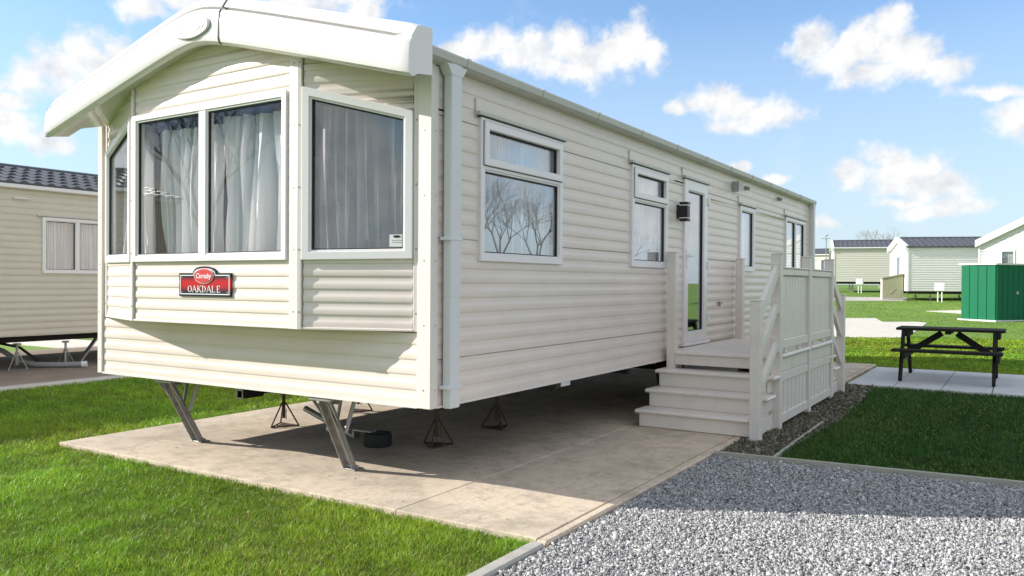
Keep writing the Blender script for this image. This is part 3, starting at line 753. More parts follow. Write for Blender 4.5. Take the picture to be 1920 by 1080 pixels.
for i, chx in enumerate('OAKDALE'):
    ox = bx+i*cw*1.015; segs, arcs = LET[chx]
    for p_, q_, wd in segs: seg(p_, q_, wd, ox)
    for (sx, sz) in SERIF[chx]: seg((sx-0.15, abs(sz-0.03)), (sx+0.15, abs(sz-0.03)), 0.06, ox)
    for (ax, az_, rx, rz) in arcs:
        full = chx == 'O'; A0, A1 = (0, 2*math.pi) if full else (-math.pi/2, math.pi/2)
        ns = 20
        for k in range(ns):
            a, b = A0+(A1-A0)*k/ns, A0+(A1-A0)*(k+1)/ns
            th = lambda t: 0.05+0.11*abs(math.cos(t))
            po = lambda t, s: (ox+(ax+(rx-s*th(t))*math.cos(t))*cw, bz+(az_+(rz-s*0.06)*math.sin(t))*chh)
            mb.prism([po(a, 0), po(b, 0), po(b, 1), po(a, 1)], dd, dd+0.001)
mb.build('plate_lettering', WHITEP, plate)
mb = MB(FB)
for sx in (-1, 1):
    for z in (zc0+0.032, zc1-0.032):
        mb.prism([(xc+sx*(hw-0.036)+0.006*math.cos(k*math.pi/5), z+0.006*math.sin(k*math.pi/5)) for k in range(10)], PD+0.005, PD+0.0085)
mb.build('plate_screws', CHROME, plate)
# wall lamp, flue cowl, small fittings
mb = MB(FS); mb.box(4.355, 4.455, 0.0, 0.03, 2.115, 2.265, ch=0.004); mb.box(4.362, 4.448, 0.03, 0.125, 2.13, 2.25, ch=0.004); lamp = mb.build('wall_lamp', LAMPB, van)
for z in (2.115, 2.255):
    mb = MB(FS); mb.box(4.358, 4.452, 0.036, 0.130, z, z+0.010); mb.build('lamp_lens', LAMPW, lamp)
for z in (2.085, 2.266):
    mb = MB(FS); mb.box(4.360, 4.450, 0.034, 0.128, z, z+0.029, ch=0.003); mb.build('lamp_cap', LAMPB, lamp)
mb = MB(FS); mb.prism([(6.36, 2.615), (6.60, 2.665), (6.60, 2.735), (6.36, 2.725)], 0.006, 0.085); mb.box(6.34, 6.36, 0.004, 0.10, 2.60, 2.735, ch=0.004); mb.build('flue_cowl', STEEL, van)
for y, z in ((6.95, 2.72), (8.70, 2.73)):
    mb = MB(FS); mb.box(y-0.06, y+0.06, 0.0, 0.05, z-0.012, z+0.012, ch=0.004); mb.box(y-0.015, y+0.015, 0.0, 0.07, z-0.04, z, ch=0.004); mb.build('wall_hook', STEEL, van)
mb = MB(FS); mb.box(5.80, 5.94, 0.0, 0.035, 1.155, 1.17, ch=0.003); mb.box(5.8, 5.82, 0.0, 0.04, 1.12, 1.17, ch=0.003); mb.build('wall_hook', STEEL, van)
# chassis
RL, RR = -2.82, -0.994
for x in (RL, RR):
    mb = MB(); mb.box(x-0.03, x+0.03, 1.05, LEN-0.4, 0.345, 0.58); mb.build('chassis_rail', UNDER, van)
for y in (1.8, 3.3, 4.8, 6.3, 7.8, 9.3):
    mb = MB(); mb.box(-W+0.1, -0.08, y-0.025, y+0.025, 0.50, 0.582); mb.build('outrigger', UNDER, van)
mb = MB(); mb.box(-W+0.02, -0.02, 0.02, LEN-0.02, 0.583, 0.589); mb.build('underside', UNDER, van)
mb = MB(); x0, y0 = -2.82, 0.80
ZS = 0.325
mb.box(x0-0.04, x0+0.04, y0, y0+0.24, ZS, ZS+0.005); mb.box(x0-0.04, x0+0.04, y0, y0+0.24, ZS+0.075, ZS+0.08); mb.box(x0-0.04, x0-0.035, y0, y0+0.24, ZS+0.005, ZS+0.075); mb.box(x0+0.035, x0+0.04, y0, y0+0.24, ZS+0.005, ZS+0.075)
tb = mb.build('drawbar_socket', UNDER, van)
mb = MB(); mb.ring([(x0-0.044, ZS-0.004), (x0+0.044, ZS-0.004), (x0+0.044, ZS+0.084), (x0-0.044, ZS+0.084)], [(x0-0.031, ZS+0.009), (x0+0.031, ZS+0.009), (x0+0.031, ZS+0.071), (x0-0.031, ZS+0.071)], y0-0.006, y0+0.004); mb.build('socket_rim', STEEL, tb)
def steady(x, yf, yt):
    f, t = Vector((x, yf, 0.02)), Vector((x, yt, 0.545))
    d = (t-f).normalized(); n = Vector((1, 0, 0)).cross(d)
    mb = MB()
    mb.bar(f, t, 0.095, 0.010, up=tuple(n))
    for s in (-1, 1): mb.bar(f+Vector((s*0.045, 0, 0))+n*(0.022), t+Vector((s*0.045, 0, 0))+n*(0.022), 0.008, 0.045, up=tuple(n))
    o = mb.build('corner_steady', STEEL, van)
    mb = MB(); mb.box(x-0.07, x+0.07, yf-0.045, yf+0.055, 0.0, 0.014, ch=0.004); mb.tube([(x-0.055, yf, 0.022), (x+0.055, yf, 0.022)], 0.018, 8); mb.build('foot', STEEL, o)
    mb = MB()
    for s in (-1, 1):
        mb.bar(f.lerp(t, 0.52)+Vector((s*0.05, 0.01, 0)), (x+s*0.07, yt+0.22, 0.55), 0.012, 0.03)
        mb.bar(f.lerp(t, 0.60)+Vector((s*0.05, -0.01, 0)), (x+s*0.085, yt-0.06, 0.56), 0.010, 0.022)
    mb.build('brace', STEEL, o)
    mb = MB(); mb.box(x-0.11, x+0.11, yt-0.08, yt+0.28, 0.552, 0.572, ch=0.004); mb.tube([(x-0.10, yt+0.03, 0.535), (x+0.10, yt+0.03, 0.535)], 0.016, 8); mb.build('mounting_plate', STEEL, o)
steady(RL, 0.374, 0.085); steady(RR, 0.335, 0.075)
for x in (-3.05, -0.65):
    mb = MB(); mb.tube([(x-0.09, 5.9, 0.30), (x+0.09, 5.9, 0.30)], 0.30, 24); wh = mb.build('wheel', RUBBER, van, smooth=True, bevel=0.02)
    mb = MB(); mb.tube([(x-0.095, 5.9, 0.30), (x+0.095, 5.9, 0.30)], 0.17, 20); mb.build('wheel_hub', STEEL, wh, smooth=True)
mb = MB(); mb.tube([(-3.0, 5.9, 0.30), (-0.7, 5.9, 0.30)], 0.035, 8); mb.build('axle', UNDER, van)
mb = MB(); mb.box(-0.12, -0.02, 1.70, 1.95, 0.53, 0.578, ch=0.004); sb = mb.build('marker_bracket', UNDER, van)
mb = MB(); mb.box(-0.021, -0.012, 1.78, 1.94, 0.535, 0.577, ch=0.003); mb.build('marker_reflector', WHITEP, sb)

# ------------------------------------------------------------------ stands and bits under the caravan
def axle_stand(loc, h, label, rz=0.0, m=RUST):
    t = thing('axle_stand', label, 'axle stand', loc, rz, 'axle stands under the caravan')
    mb = MB(); mb.tube([(0, 0, 0.08), (0, 0, h-0.03)], 0.017, 8); mb.build('screw_post', m, t)
    mb = MB(); mb.box(-0.05, 0.05, -0.04, 0.04, h-0.03, h, ch=0.004); mb.build('head', m, t)
    r = 0.15
    ft = [(r*math.cos(a), r*math.sin(a)) for a in (0.5, 0.5+2.094, 0.5+4.188)]
    for (x, y) in ft:
        mb = MB(); mb.tube([(x, y, 0.012), (x*0.12, y*0.12, h*0.68)], 0.0075, 6); mb.build('leg', m, t)
    mb = MB()
    for i in range(3): mb.tube([(*ft[i], 0.010), (*ft[(i+1) % 3], 0.010)], 0.007, 6)
    mb.build('base_ring', m, t)
    mb = MB(); mb.box(-0.045, 0.045, -0.045, 0.045, 0.0, 0.012); mb.build('base_plate', m, t)
    mb = MB(); mb.tube([(0.035, 0.0, 0.07), (0.035, 0.0, h*0.5)], 0.004, 6); mb.build('pin_chain', m, t)
    return t
axle_stand((-2.80, 1.30, 0), 0.34, 'rusty tripod axle stand in sunlight left of the near caravan steady legs')
axle_stand((-1.00, 1.37, 0), 0.34, 'tripod axle stand in shade below the front downpipe corner', 0.4)
axle_stand((-1.03, 2.36, 0), 0.34, 'tripod axle stand deep in shade, furthest right under the caravan', 0.9)
axle_stand((-2.82, 2.36, 0), 0.34, 'small sunlit axle stand seen just behind the right steady leg', 0.2)
jw = thing('jockey_wheel', 'detached jockey wheel and grey tube lying in shade behind the right steady leg', 'jockey wheel', (-1.62, 1.08, 0))
def ring_of(c, r, w, n=20):
    mb = MB(); pr = [(r*0.55, -w/2), (r*0.93, -w/2), (r, -w*0.3), (r, w*0.3), (r*0.93, w/2), (r*0.55, w/2)]
    k = len(pr)
    mb.add([(c[0]+a*math.cos(2*math.pi*i/n), c[1]+a*math.sin(2*math.pi*i/n), c[2]+b) for i in range(n) for a, b in pr],
           [(i*k+j, ((i+1) % n)*k+j, ((i+1) % n)*k+(j+1) % k, i*k+(j+1) % k) for i in range(n) for j in range(k)])
    return mb
ring_of((0.20, 0.02, 0.056), 0.12, 0.11).build('tyre', RUBBER, jw, smooth=True)
mb = MB(); mb.tube([(0.20, 0.02, 0.012), (0.20, 0.02, 0.118)], 0.068, 16); mb.build('hub', UNDER, jw)
mb = MB(); mb.box(0.0, 0.21, -0.085, -0.005, 0.122, 0.142, ch=0.006); mb.box(0.0, 0.02, -0.085, -0.005, 0.06, 0.123, ch=0.004); mb.build('fork', STEEL, jw)
mb = MB(); mb.tube([(-0.55, -0.10, 0.27), (-0.02, -0.04, 0.07)], 0.026, 10); mb.build('shaft_tube', STEEL, jw, smooth=True)
pp = thing('waste_pipe_elbow', 'short pale plastic waste pipe elbow lying on the slab under the caravan', 'pipe', (-1.86, 1.0, 0))
mb = MB(); mb.tube([(-0.10, 0.06, 0.10), (-0.03, 0.03, 0.095), (0.02, 0.0, 0.075), (0.05, -0.03, 0.022)], 0.021, 10); mb.build('elbow', LAMPW, pp, smooth=True)
mb = MB(); mb.tube([(-0.105, 0.062, 0.10), (-0.075, 0.05, 0.099)], 0.026, 10); mb.build('collar', LAMPW, pp, smooth=True)
# ------------------------------------------------------------------ porch with two flights of steps
porch = thing('porch_steps', 'grey plastic porch platform with steps at both ends outside the caravan door', 'porch', (0.65, 5.2, 0), world_coords=True)
DK = 0.69; XW, XO = 0.055, 1.155
def pbox(name, x0, x1, y0, y1, z0, z1, ch=0.006, m=PORCH, parent=None):
    mb = MB(); mb.box(x0, x1, y0, y1, z0, z1, ch=ch); return mb.build(name, m, parent or porch)
def post(x, y, z0, z1):
    o = pbox('post', x-0.048, x+0.048, y-0.048, y+0.048, z0, z1, 0.005)
    pbox('post_cap', x-0.052, x+0.052, y-0.052, y+0.052, z1+0.0005, z1+0.014, 0.005, parent=o)
PX = 1.195
Y2, Y3, Y4 = 3.955, 5.235, 6.49; YN, YFN = 3.235, 7.27
for y, z in ((YN, 1.245), (Y2, 1.69), (Y3, 1.695), (Y4, 1.70), (YFN, 1.255)): post(PX, y, -0.05, z)
post(0.105, 4.0, -0.0, 1.72); post(0.10, 6.42, DK+0.001, 1.72)
post(1.085, Y2+0.001, 0.60, 1.06) if False else None
nb = 9
for k in range(nb):
    y0 = Y2+0.05+k*(Y4-Y2-0.1)/nb
    pbox('deck_board', XW, PX-0.05, y0, y0+(Y4-Y2-0.1)/nb-0.003, DK-0.03, DK, 0.003)
def flight(sgn, ytop):
    """sgn -1: comes down towards the camera; +1: the far flight"""
    rise = DK/4.0
    pbox('deck_nosing', XW+0.10 if sgn < 0 else XW, PX-0.049, *sorted((ytop, ytop+sgn*0.05)), DK-0.036, DK+0.001, 0.012)
    pbox('riser', XW+0.10 if sgn < 0 else XW, PX-0.049, *sorted((ytop+sgn*0.018, ytop+sgn*0.03)), DK-0.135, DK-0.037, 0.003)
    for k in range(3):
        z = rise*(3-k)-0.005; yn = ytop+sgn*(0.255*(k+1)-0.035)
        pbox('tread', XW-0.04, PX-0.049 if k == 2 else PX+0.05, *sorted((yn-sgn*0.28, yn+sgn*0.035)), z-0.036, z, 0.013)
        yr = yn-sgn*0.005
        pbox('riser', XW+0.015, PX-0.049, *sorted((yr-sgn*0.016, yr)), z-rise+0.001 if k < 2 else 0.003, z-0.037, 0.003)
        pbox('side_board', PX-0.045, PX-0.022, *sorted((ytop-sgn*0.0, yr-sgn*0.017)), z-rise+0.004 if k < 2 else -0.02, z-0.04, 0.003)
        pbox('side_board', XW+0.0, XW+0.014, *sorted((ytop-sgn*0.0, yr-sgn*0.0)), z-rise+0.004 if k < 2 else 0.003, z-0.04, 0.003)
flight(-1, Y2+0.02); flight(1, Y4-0.02)
for sg, yt in ((-1, Y2+0.0), (1, Y4-0.0)):
    r_ = DK/4.0; yy = [yt+sg*(0.02+0.255*(k+1)-0.09) for k in range(3)]
    pl = [(yt, -0.02), (yy[2], -0.02), (yy[2], r_-0.045), (yy[1], r_-0.045), (yy[1], 2*r_-0.045), (yy[0], 2*r_-0.045), (yy[0], 3*r_-0.045), (yt, 3*r_-0.045)]
    for xx in (PX-0.062, XW+0.016):
        mb = MB(((xx, 0), (0, 1), (1, 0))); mb.prism(pl, 0.0, 0.012); mb.build('stringer', PORCH, porch)
# sloping rails of the flights
for (ya, za, yb, zb) in ((YN+0.03, 1.09, Y2-0.04, 1.53), (YN+0.045, 0.735, Y2-0.05, 1.175), (YN+0.045, 0.375, Y2-0.05, 0.80),
                         (YFN-0.03, 1.10, Y4+0.04, 1.54), (YFN-0.045, 0.745, Y4+0.05, 1.18), (YFN-0.045, 0.385, Y4+0.05, 0.81)):
    mb = MB(); big = 0.115 if za > 1.05 else 0.085
    mb.bar((PX, ya, za), (PX, yb, zb), 0.046, big); r = mb.build('sloping_rail', PORCH, porch, bevel=0.005)
    s = 1 if yb > ya else -1
    mb = MB(); mb.box(PX-0.034, PX+0.034, *sorted((yb-s*0.03, yb+s*0.012)), zb-0.065, zb+0.075, ch=0.005); mb.build('rail_bracket', PORCH, r)
# balustrade panels and skirting panels on the outer side
for ya, yb, ns in ((Y2+0.05, Y3-0.05, 9), (Y3+0.05, Y4-0.05, 9)):
    pbox('top_rail', PX-0.035, PX+0.035, ya, yb, 1.485, 1.555, 0.01); pbox('top_rail_cap', PX-0.042, PX+0.042, ya, yb, 1.556, 1.572, 0.006)
    pbox('bottom_rail', PX-0.03, PX+0.03, ya, yb, 0.755, 0.85, 0.008)
    wd = (yb-ya)/ns
    for k in range(ns): pbox('slat', PX-0.012, PX+0.010, ya+k*wd+0.004, ya+(k+1)*wd-0.004, 0.851, 1.484, 0.007)
    pbox('slat_backing', PX-0.018, PX-0.013, ya, yb, 0.851, 1.484, 0.0)
    for f in (0.22, 0.72): pbox('spacer_block', PX-0.02, PX+0.02, ya+f*(yb-ya)-0.03, ya+f*(yb-ya)+0.03, 0.712, 0.754, 0.003)
    pbox('deck_nosing', PX-0.048, PX+0.062, ya, yb, 0.668, 0.711, 0.015)
    pbox('fascia', PX-0.012, PX+0.026, ya, yb, 0.53, 0.667, 0.004)
    pbox('skirt_rail', PX-0.015, PX+0.03, ya, yb, 0.435, 0.526, 0.005); pbox('skirt_rail', PX-0.015, PX+0.03, ya, yb, 0.02, 0.115, 0.005)
    wd = (yb-ya)/7
    for k in range(7): pbox('skirt_slat', PX-0.005, PX+0.016, ya+k*wd+0.014, ya+(k+1)*wd-0.014, 0.116, 0.434, 0.004)
    pbox('skirt_backing', PX-0.03, PX-0.016, ya, yb, 0.116, 0.434, 0.0)

# ------------------------------------------------------------------ picnic table
pt = thing('picnic_table', 'dark stained timber picnic table with attached benches on grey paving', 'picnic table', (2.31, 9.58, -0.004), world_coords=True)
tz = 0.72
for k in range(5):
    y0 = 9.25+k*0.132; mb = MB(); mb.box(1.62, 3.03, y0, y0+0.124, tz, tz+0.04, ch=0.008); mb.build('table_plank', TABLEW, pt)
for y0 in (8.86, 10.04):
    for k in range(2):
        mb = MB(); mb.box(1.60, 3.01, y0+k*0.128, y0+k*0.128+0.12, 0.42, 0.46, ch=0.008); mb.build('bench_plank', TABLEW, pt)
for x in (1.72, 2.90):
    for s in (-1, 1):
        mb = MB(); mb.bar((x, 9.58+s*0.70, -0.004), (x, 9.58+s*0.28, tz-0.01), 0.045, 0.095, up=(1, 0, 0)) if False else mb.bar((x, 9.58+s*0.66, 0.0), (x, 9.58+s*0.27, tz), 0.095, 0.045, up=(1, 0, 0)); mb.build('leg', TABLEW, pt)
    mb = MB(); mb.box(x+0.025, x+0.07, 8.83, 10.33, 0.325, 0.419, ch=0.005); mb.build('bench_bearer', TABLEW, pt)
    mb = MB(); mb.box(x+0.025, x+0.07, 9.25, 9.91, tz-0.095, tz-0.001, ch=0.005); mb.build('top_bearer', TABLEW, pt)
    s = 1 if x < 2.3 else -1
    mb = MB(); mb.bar((x+s*0.07, 9.58, 0.39), (2.31-s*0.10, 9.58, tz-0.04), 0.045, 0.09); mb.build('diagonal_brace', TABLEW, pt)
mb = MB(); mb.box(2.27, 2.35, 9.27, 9.89, tz-0.045, tz-0.001, ch=0.005); mb.build('centre_batten', TABLEW, pt)

# ------------------------------------------------------------------ caravans round about
def gable_caravan(name, label, loc, rz, length, width, zb, ze, zr, wall, roofm, openings, group, pitch=0.12, canopy_end=True, underdetail=0):
    """local frame: origin at the near left corner on the ground; u along the long wall, gable at u=0; long wall looks towards -n"""
    t = thing(name, label, 'caravan', loc, rz, group)
    Fl = ((0, 0), (1, 0), (0, -1)); Fg = ((0, width), (0, -1), (-1, 0))
    hl = [rect_hole(*o[1:], s=0.02) for o in openings if o[0] == 'l']; hg = [rect_hole(*o[1:], s=0.02) for o in openings if o[0] == 'g']
    o = clad(t, Fl, zb, ze, pitch, cut(0.05, length, hl), wall, name='long_wall', joined=True, amp=1.2)
    lim0 = lambda z: max(0.0, (z-ze)/(zr-ze)*width/2) if z > ze else 0.0
    clad(t, Fg, zb, zr-0.03, pitch, cut(lambda z: lim0(z)+0.04, lambda z: width-lim0(z)-0.04, hg), wall, name='gable_wall', joined=True, amp=1.0)
    for (x0, x1, y0, y1) in ((-0.02, 0.07, -0.025, 0.05), (-0.02, 0.07, width-0.05, width+0.025)):
        mb = MB(); mb.box(x0, x1, y0, y1, zb-0.01, ze, ch=0.004); mb.build('corner_trim', UPVC, t)
    mb = MB(); mb.box(0.0, length, width-0.02, width, zb, ze); mb.build('back_wall', wall, t)
    mb = MB(); mb.prism([(0.0, zb), (width, zb), (width, ze), (width/2, zr-0.04), (0, ze)], 0, 0.02)
    mb = MB(((length, 0), (0, 1), (1, 0))); mb.prism([(0.03, zb), (width-0.03, zb), (width-0.03, ze), (width/2, zr-0.05), (0.03, ze)], -0.02, 0.0); mb.build('end_wall', wall, t)
    mb = MB(); mb.box(0.02, length-0.03, 0.03, width-0.03, zb, zb+0.05); mb.build('floor', DARKROOM, t)
    # roof with rolled tiles
    mb = MB(); nc = int((length+0.15)/0.30); ov = 0.10; slope = (zr-ze)/(width/2)
    for s in (0, 1):
        nr = 6; ncol = nc*4
        pts = []
        for j in range(nr*2+1):
            f = j/(nr*2)
            for i in range(ncol+1):
                u = -0.08+(length+0.16)*i/ncol
                n_ = -ov+(width/2+ov)*f; z = ze+slope*n_+0.055*0 + 0.012*math.cos(2*math.pi*i/4)+(0.02 if j % 2 == 0 else 0.0)
                pts.append((u, n_ if s == 0 else width-n_, z+0.03))
        w_ = ncol+1
        mb.add(pts, [(j*w_+i, j*w_+i+1, (j+1)*w_+i+1, (j+1)*w_+i) for j in range(nr*2) for i in range(ncol)])
    roof = mb.build('roof', roofm, t)
    mb = MB(); mb.tube([(-0.08, width/2, zr+0.03), (length+0.08, width/2, zr+0.03)], 0.06, 8); mb.build('ridge', roofm, roof)
    mb = MB(); mb.box(-0.08, length+0.08, -ov-0.06, -ov+0.03, ze-0.06, ze+0.02, ch=0.01); mb.build('gutter', UPVC if wall is not FARWH else TILE, t)
    if canopy_end:
        Fg2 = ((0, width), (0, -1), (-1, 0))
        for s in (0, 1):
            a, b = (-ov-0.02, width/2+0.001) if s == 0 else (width/2+0.002, width+ov+0.02)
            za = lambda q: ze+slope*(q if s == 0 else width-q)
            mb = MB(Fg2); mb.prism([(a, za(a)-0.18), (b, za(b)-0.18), (b, za(b)+0.10), (a, za(a)+0.10)], -0.02, 0.16); mb.build('bargeboard', GRP, t, bevel=0.015)
    for o in openings:
        F = Fl if o[0] == 'l' else Fg; a, b, z0, z1 = o[1:]
        mb = MB(F); poly = [(a, z0), (b, z0), (b, z1), (a, z1)]; mb.ring(poly, inset(poly, 0.055), -0.04, 0.03)
        if b-a > 0.9: mb.box((a+b)/2-0.03, (a+b)/2+0.03, -0.04, 0.028, z0+0.05, z1-0.05)
        wn = mb.build('window', UPVC, t)
        cells = [(a+0.055, b-0.055)] if b-a <= 0.9 else [(a+0.055, (a+b)/2-0.03), ((a+b)/2+0.03, b-0.055)]
        for ca, cb in cells:
            q = [(ca, z0+0.055), (cb, z0+0.055), (cb, z1-0.055), (ca, z1-0.055)]
            pane_set(wn, F, q, -0.002)
        curtain(wn, F, a+0.05, b-0.05, z0+0.03, z1-0.06, z1-0.06, 0.09, max(3, (b-a)*7), int(loc[0]*10) & 255, amp=0.015)
    # chassis
    mb = MB(); mb.box(0.1, length-0.1, 0.35, 0.45, zb-0.14, zb-0.001); mb.build('chassis_rail', UNDER, t)
    mb = MB(); mb.box(0.1, length-0.1, width-0.45, width-0.35, zb-0.14, zb-0.001); mb.build('chassis_rail', UNDER, t)
    for u in (1.2, 3.4, 5.6, 7.8):
        if u > length: break
        for v in (0.4, width-0.4):
            mb = MB()
            for a in (0.5, 2.6, 4.7): mb.tube([(u+0.16*math.cos(a), v+0.16*math.sin(a), 0.0), (u, v, zb-0.18)], 0.012, 5)
            mb.tube([(u, v, 0.0), (u, v, zb-0.14)], 0.02, 6); mb.build('support_stand', STEEL, t)
    mb = MB(); mb.tube([(length*0.5, 0.25, 0.28), (length*0.5, 0.45, 0.28)], 0.28, 18); mb.build('wheel', RUBBER, t)
    return t

# the neighbour on the left, seen closer: single boards and roof tiles
nt_ = thing('static_caravan', 'cream caravan with dark tiled roof at the left edge, half hidden by the nearer one', 'caravan', (-11.65, 0.5, 0), world_coords=True)
XN = -9.8; FN = ((XN, 0), (0, 1), (1, 0)); NY0, NY1, NZ0, NZ1 = -5.6, 6.2, 0.525, 2.795
NW = [(2.68, 1.50), (3.80, 1.50), (3.80, 2.385), (2.68, 2.385)]
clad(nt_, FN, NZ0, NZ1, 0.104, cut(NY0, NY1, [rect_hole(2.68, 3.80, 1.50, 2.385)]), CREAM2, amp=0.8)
w = window(nt_, FN, NW, (('v', 3.24),), fw=0.05, mull=0.055, drip=False); curtain(w, FN, 2.71, 3.77, 1.52, 2.34, 2.34, 0.10, 11, 77, amp=0.014)
mb = MB(FN); mb.box(2.60, 3.9, 0.0, 0.04, 2.392, 2.415, ch=0.004); mb.build('drip_rail', GUTTER, w)
mb = MB(); mb.box(XN-3.7, XN-3.67, NY0, NY1, NZ0, NZ1); mb.build('back_wall', CREAM2, nt_)
for y in (NY0, NY1-0.03):
    mb = MB(); mb.prism([(XN-3.66, NZ0), (XN-0.01, NZ0), (XN-0.01, NZ1), (XN-1.85, 3.18), (XN-3.66, NZ1)], y, y+0.03); mb.build('end_wall', CREAM2, nt_)
mb = MB(); mb.box(XN-3.6, XN-0.03, NY0+0.1, NY1-0.1, NZ0, NZ0+0.04); mb.build('floor', DARKROOM, nt_)
mb = MB(); mb.box(XN-3.65, XN-0.06, 4.6, 4.63, NZ0+0.05, 2.7); mb.build('partition', DARKROOM, nt_)
mb = MB(); mb.box(XN+0.005, XN+0.10, NY0-0.05, NY1+0.05, NZ1-0.005, NZ1+0.06, ch=0.012); mb.build('gutter', UPVC, nt_)
mb = MB(FN); mb.box(2.24, 2.46, 0.0, 0.05, 2.63, 2.66, ch=0.008); mb.build('wall_vent', TRIM, nt_)
for x in (XN-0.75, XN-2.9):
    mb = MB(); mb.box(x-0.04, x+0.04, NY0+0.1, NY1-0.1, NZ0-0.14, NZ0-0.001); mb.build('chassis_rail', UNDER, nt_)
for y in (-3, -0.5, 2.0, 4.5):
    mb = MB(); mb.box(XN-3.6, XN-0.1, y-0.03, y+0.03, NZ0-0.08, NZ0-0.002); mb.build('outrigger', UNDER, nt_)
mb = MB(); e = XN+0.07; rdg = XN-1.85; RZ = 3.315; sl_ = (RZ-NZ1-0.06)/(e-rdg)
mb.add([(e, NY0-0.1, NZ1+0.055), (rdg, NY0-0.1, RZ-0.005), (rdg, NY1+0.1, RZ-0.005), (e, NY1+0.1, NZ1+0.055), (XN-3.77, NY0-0.1, NZ1+0.055), (XN-3.77, NY1+0.1, NZ1+0.055)], [(0, 1, 2, 3), (1, 4, 5, 2)])
nroof = mb.build('roof', TILE, nt_)
def tile_mesh(w_, l_):
    mb = MB(); prf = [(0.0, 0.0), (0.18, 0.026), (0.36, 0.034), (0.52, 0.026), (0.68, 0.006), (0.85, 0.0), (1.0, 0.0)]
    k = len(prf); pts = []
    for (d, dz) in ((0.0, 0.026), (0.0, 0.0), (l_, 0.0)):
        pts += [(-d, a*w_, b+dz if d == 0 and dz > 0 else (b*0.0 if d == 0 else b)) for a, b in prf]
    mb.add(pts, [(i, i+1, k+i+1, k+i) for i in range(k-1)]+[(i, 2*k+i, 2*k+i+1, i+1) for i in range(k-1)])
    return mb
TW, TL = 0.205, 0.40; ang = math.atan(sl_); first = None
rest = MB()
for r in range(5):
    for c in range(int((NY1-NY0+0.2)/TW)):
        y = NY0-0.1+c*TW; d = r*TL*math.cos(ang)
        pos = (e+0.02-d, y, NZ1+0.062+r*TL*math.sin(ang)+0.003*r)
        if 1.4 < y < 5.4:
            if first is None:
                first = tile_mesh(TW, TL*1.02).build('roof_tile', TILE, nroof, smooth=True)
                first.location = pos; first.rotation_euler = (0, ang, 0)
            else:
                o = first.copy(); COL.objects.link(o); o.location = pos; o.rotation_euler = (0, ang+random.uniform(-.006, .006), 0)
        else:
            k0 = len(rest.v); tm = tile_mesh(TW, TL*1.02)
            ca, sa = math.cos(ang), math.sin(ang)
            rest.v += [(pos[0]+x*ca+z*sa, pos[1]+yy, pos[2]-x*sa+z*ca) for x, yy, z in tm.v]; rest.f += [tuple(k0+i for i in f) for f in tm.f]
ro = rest.build('roof_tiles_out_of_view', TILE, nroof); ro['kind'] = 'stuff'
mb = MB(); mb.tube([(rdg, NY0-0.1, RZ+0.02), (rdg, NY1+0.1, RZ+0.02)], 0.07, 8); mb.build('ridge', TILE, nroof)
axle_stand((-10.02, 2.42, -0.012), 0.42, 'grey axle stand at the far left under the neighbouring caravan', 0.3, STEEL)
axle_stand((-9.95, 3.14, -0.012), 0.42, 'splayed grey axle stand beside the hose under the neighbouring caravan', 1.0, STEEL)
mb = MB(); mb.bar((-9.98, 3.35, 0.0), (-10.0, 3.75, 0.50), 0.09, 0.02); st_ = mb.build('corner_steady', STEEL, nt_)
hs = thing('hose', 'thick grey flexible hose curling on the ground under the neighbouring caravan', 'hose', (-10.0, 2.7, -0.012), world_coords=True)
pth = [(-11.2, 1.9, 0.42), (-10.9, 2.2, 0.40), (-10.6, 2.5, 0.25), (-10.35, 2.6, 0.10), (-10.1, 2.75, 0.045), (-9.85, 2.95, 0.04), (-9.62, 3.22, 0.04)]
mb = MB(); mb.tube(pth, 0.042, 10); mb.build('hose_body', HOSE, hs, smooth=True)
mb = MB(); mb.tube([(-9.62, 3.22, 0.04), (-9.57, 3.28, 0.04)], 0.05, 10); mb.build('hose_end', LAMPW, hs)
mb = MB(); mb.tube([(-10.9, 2.0, 0.35), (-10.6, 2.3, 0.42), (-10.3, 2.6, 0.32), (-10.15, 2.8, 0.1), (-10.1, 2.85, -0.005)], 0.022, 8); tag(mb.build('cable', RUBBER, None, smooth=True), 'black cable looping down beneath the neighbouring caravan', 'cable')

grp = 'caravans beyond the lawn'
th = math.radians(20); yc = 42.0; q = on_y(yc, 1701, 545)
gable_caravan('static_caravan', 'grey-sided caravan end on with white gable and tiled roof, beyond the picnic table', (q[0], yc, gz(yc)), th, 10.5, 3.6, 0.50, 2.80, 3.30, FARWH, TILE, [('g', 1.55, 2.25, 1.25, 2.35)], grp)
yc = 54.0; q = on_y(yc, 1563, 545); th = math.radians(13)
gable_caravan('static_caravan', 'furthest cream caravan with plain side wall and dark roof, left of the white gable', (q[0], yc, gz(yc)), th, 9.5, 3.6, 0.72, 3.02, 3.55, FARCR, TILE, [], grp)
yc = 31.5; q = on_y(yc, 1832, 545); th = math.radians(90-7)
vd = gable_caravan('static_caravan', 'bright white caravan gable behind the green shed at the right edge', (q[0]+3.75, yc+0.25, gz(yc)), math.radians(83), 9.0, 3.75, 0.55, 2.78, 3.75, FARWH, FARWH, [('g', 0.72, 1.20, 1.35, 2.42)], grp)
yc = 66.0; q = on_y(yc, 1528, 545)
gable_caravan('static_caravan', 'tiny distant caravan with a dark window, just right of the long side wall', (q[0]-4.4, yc+2, gz(yc)), math.radians(-6), 5.2, 3.4, 0.7, 2.9, 3.4, FARCR, TILE, [('l', 4.55, 5.0, 1.55, 2.5)], grp)

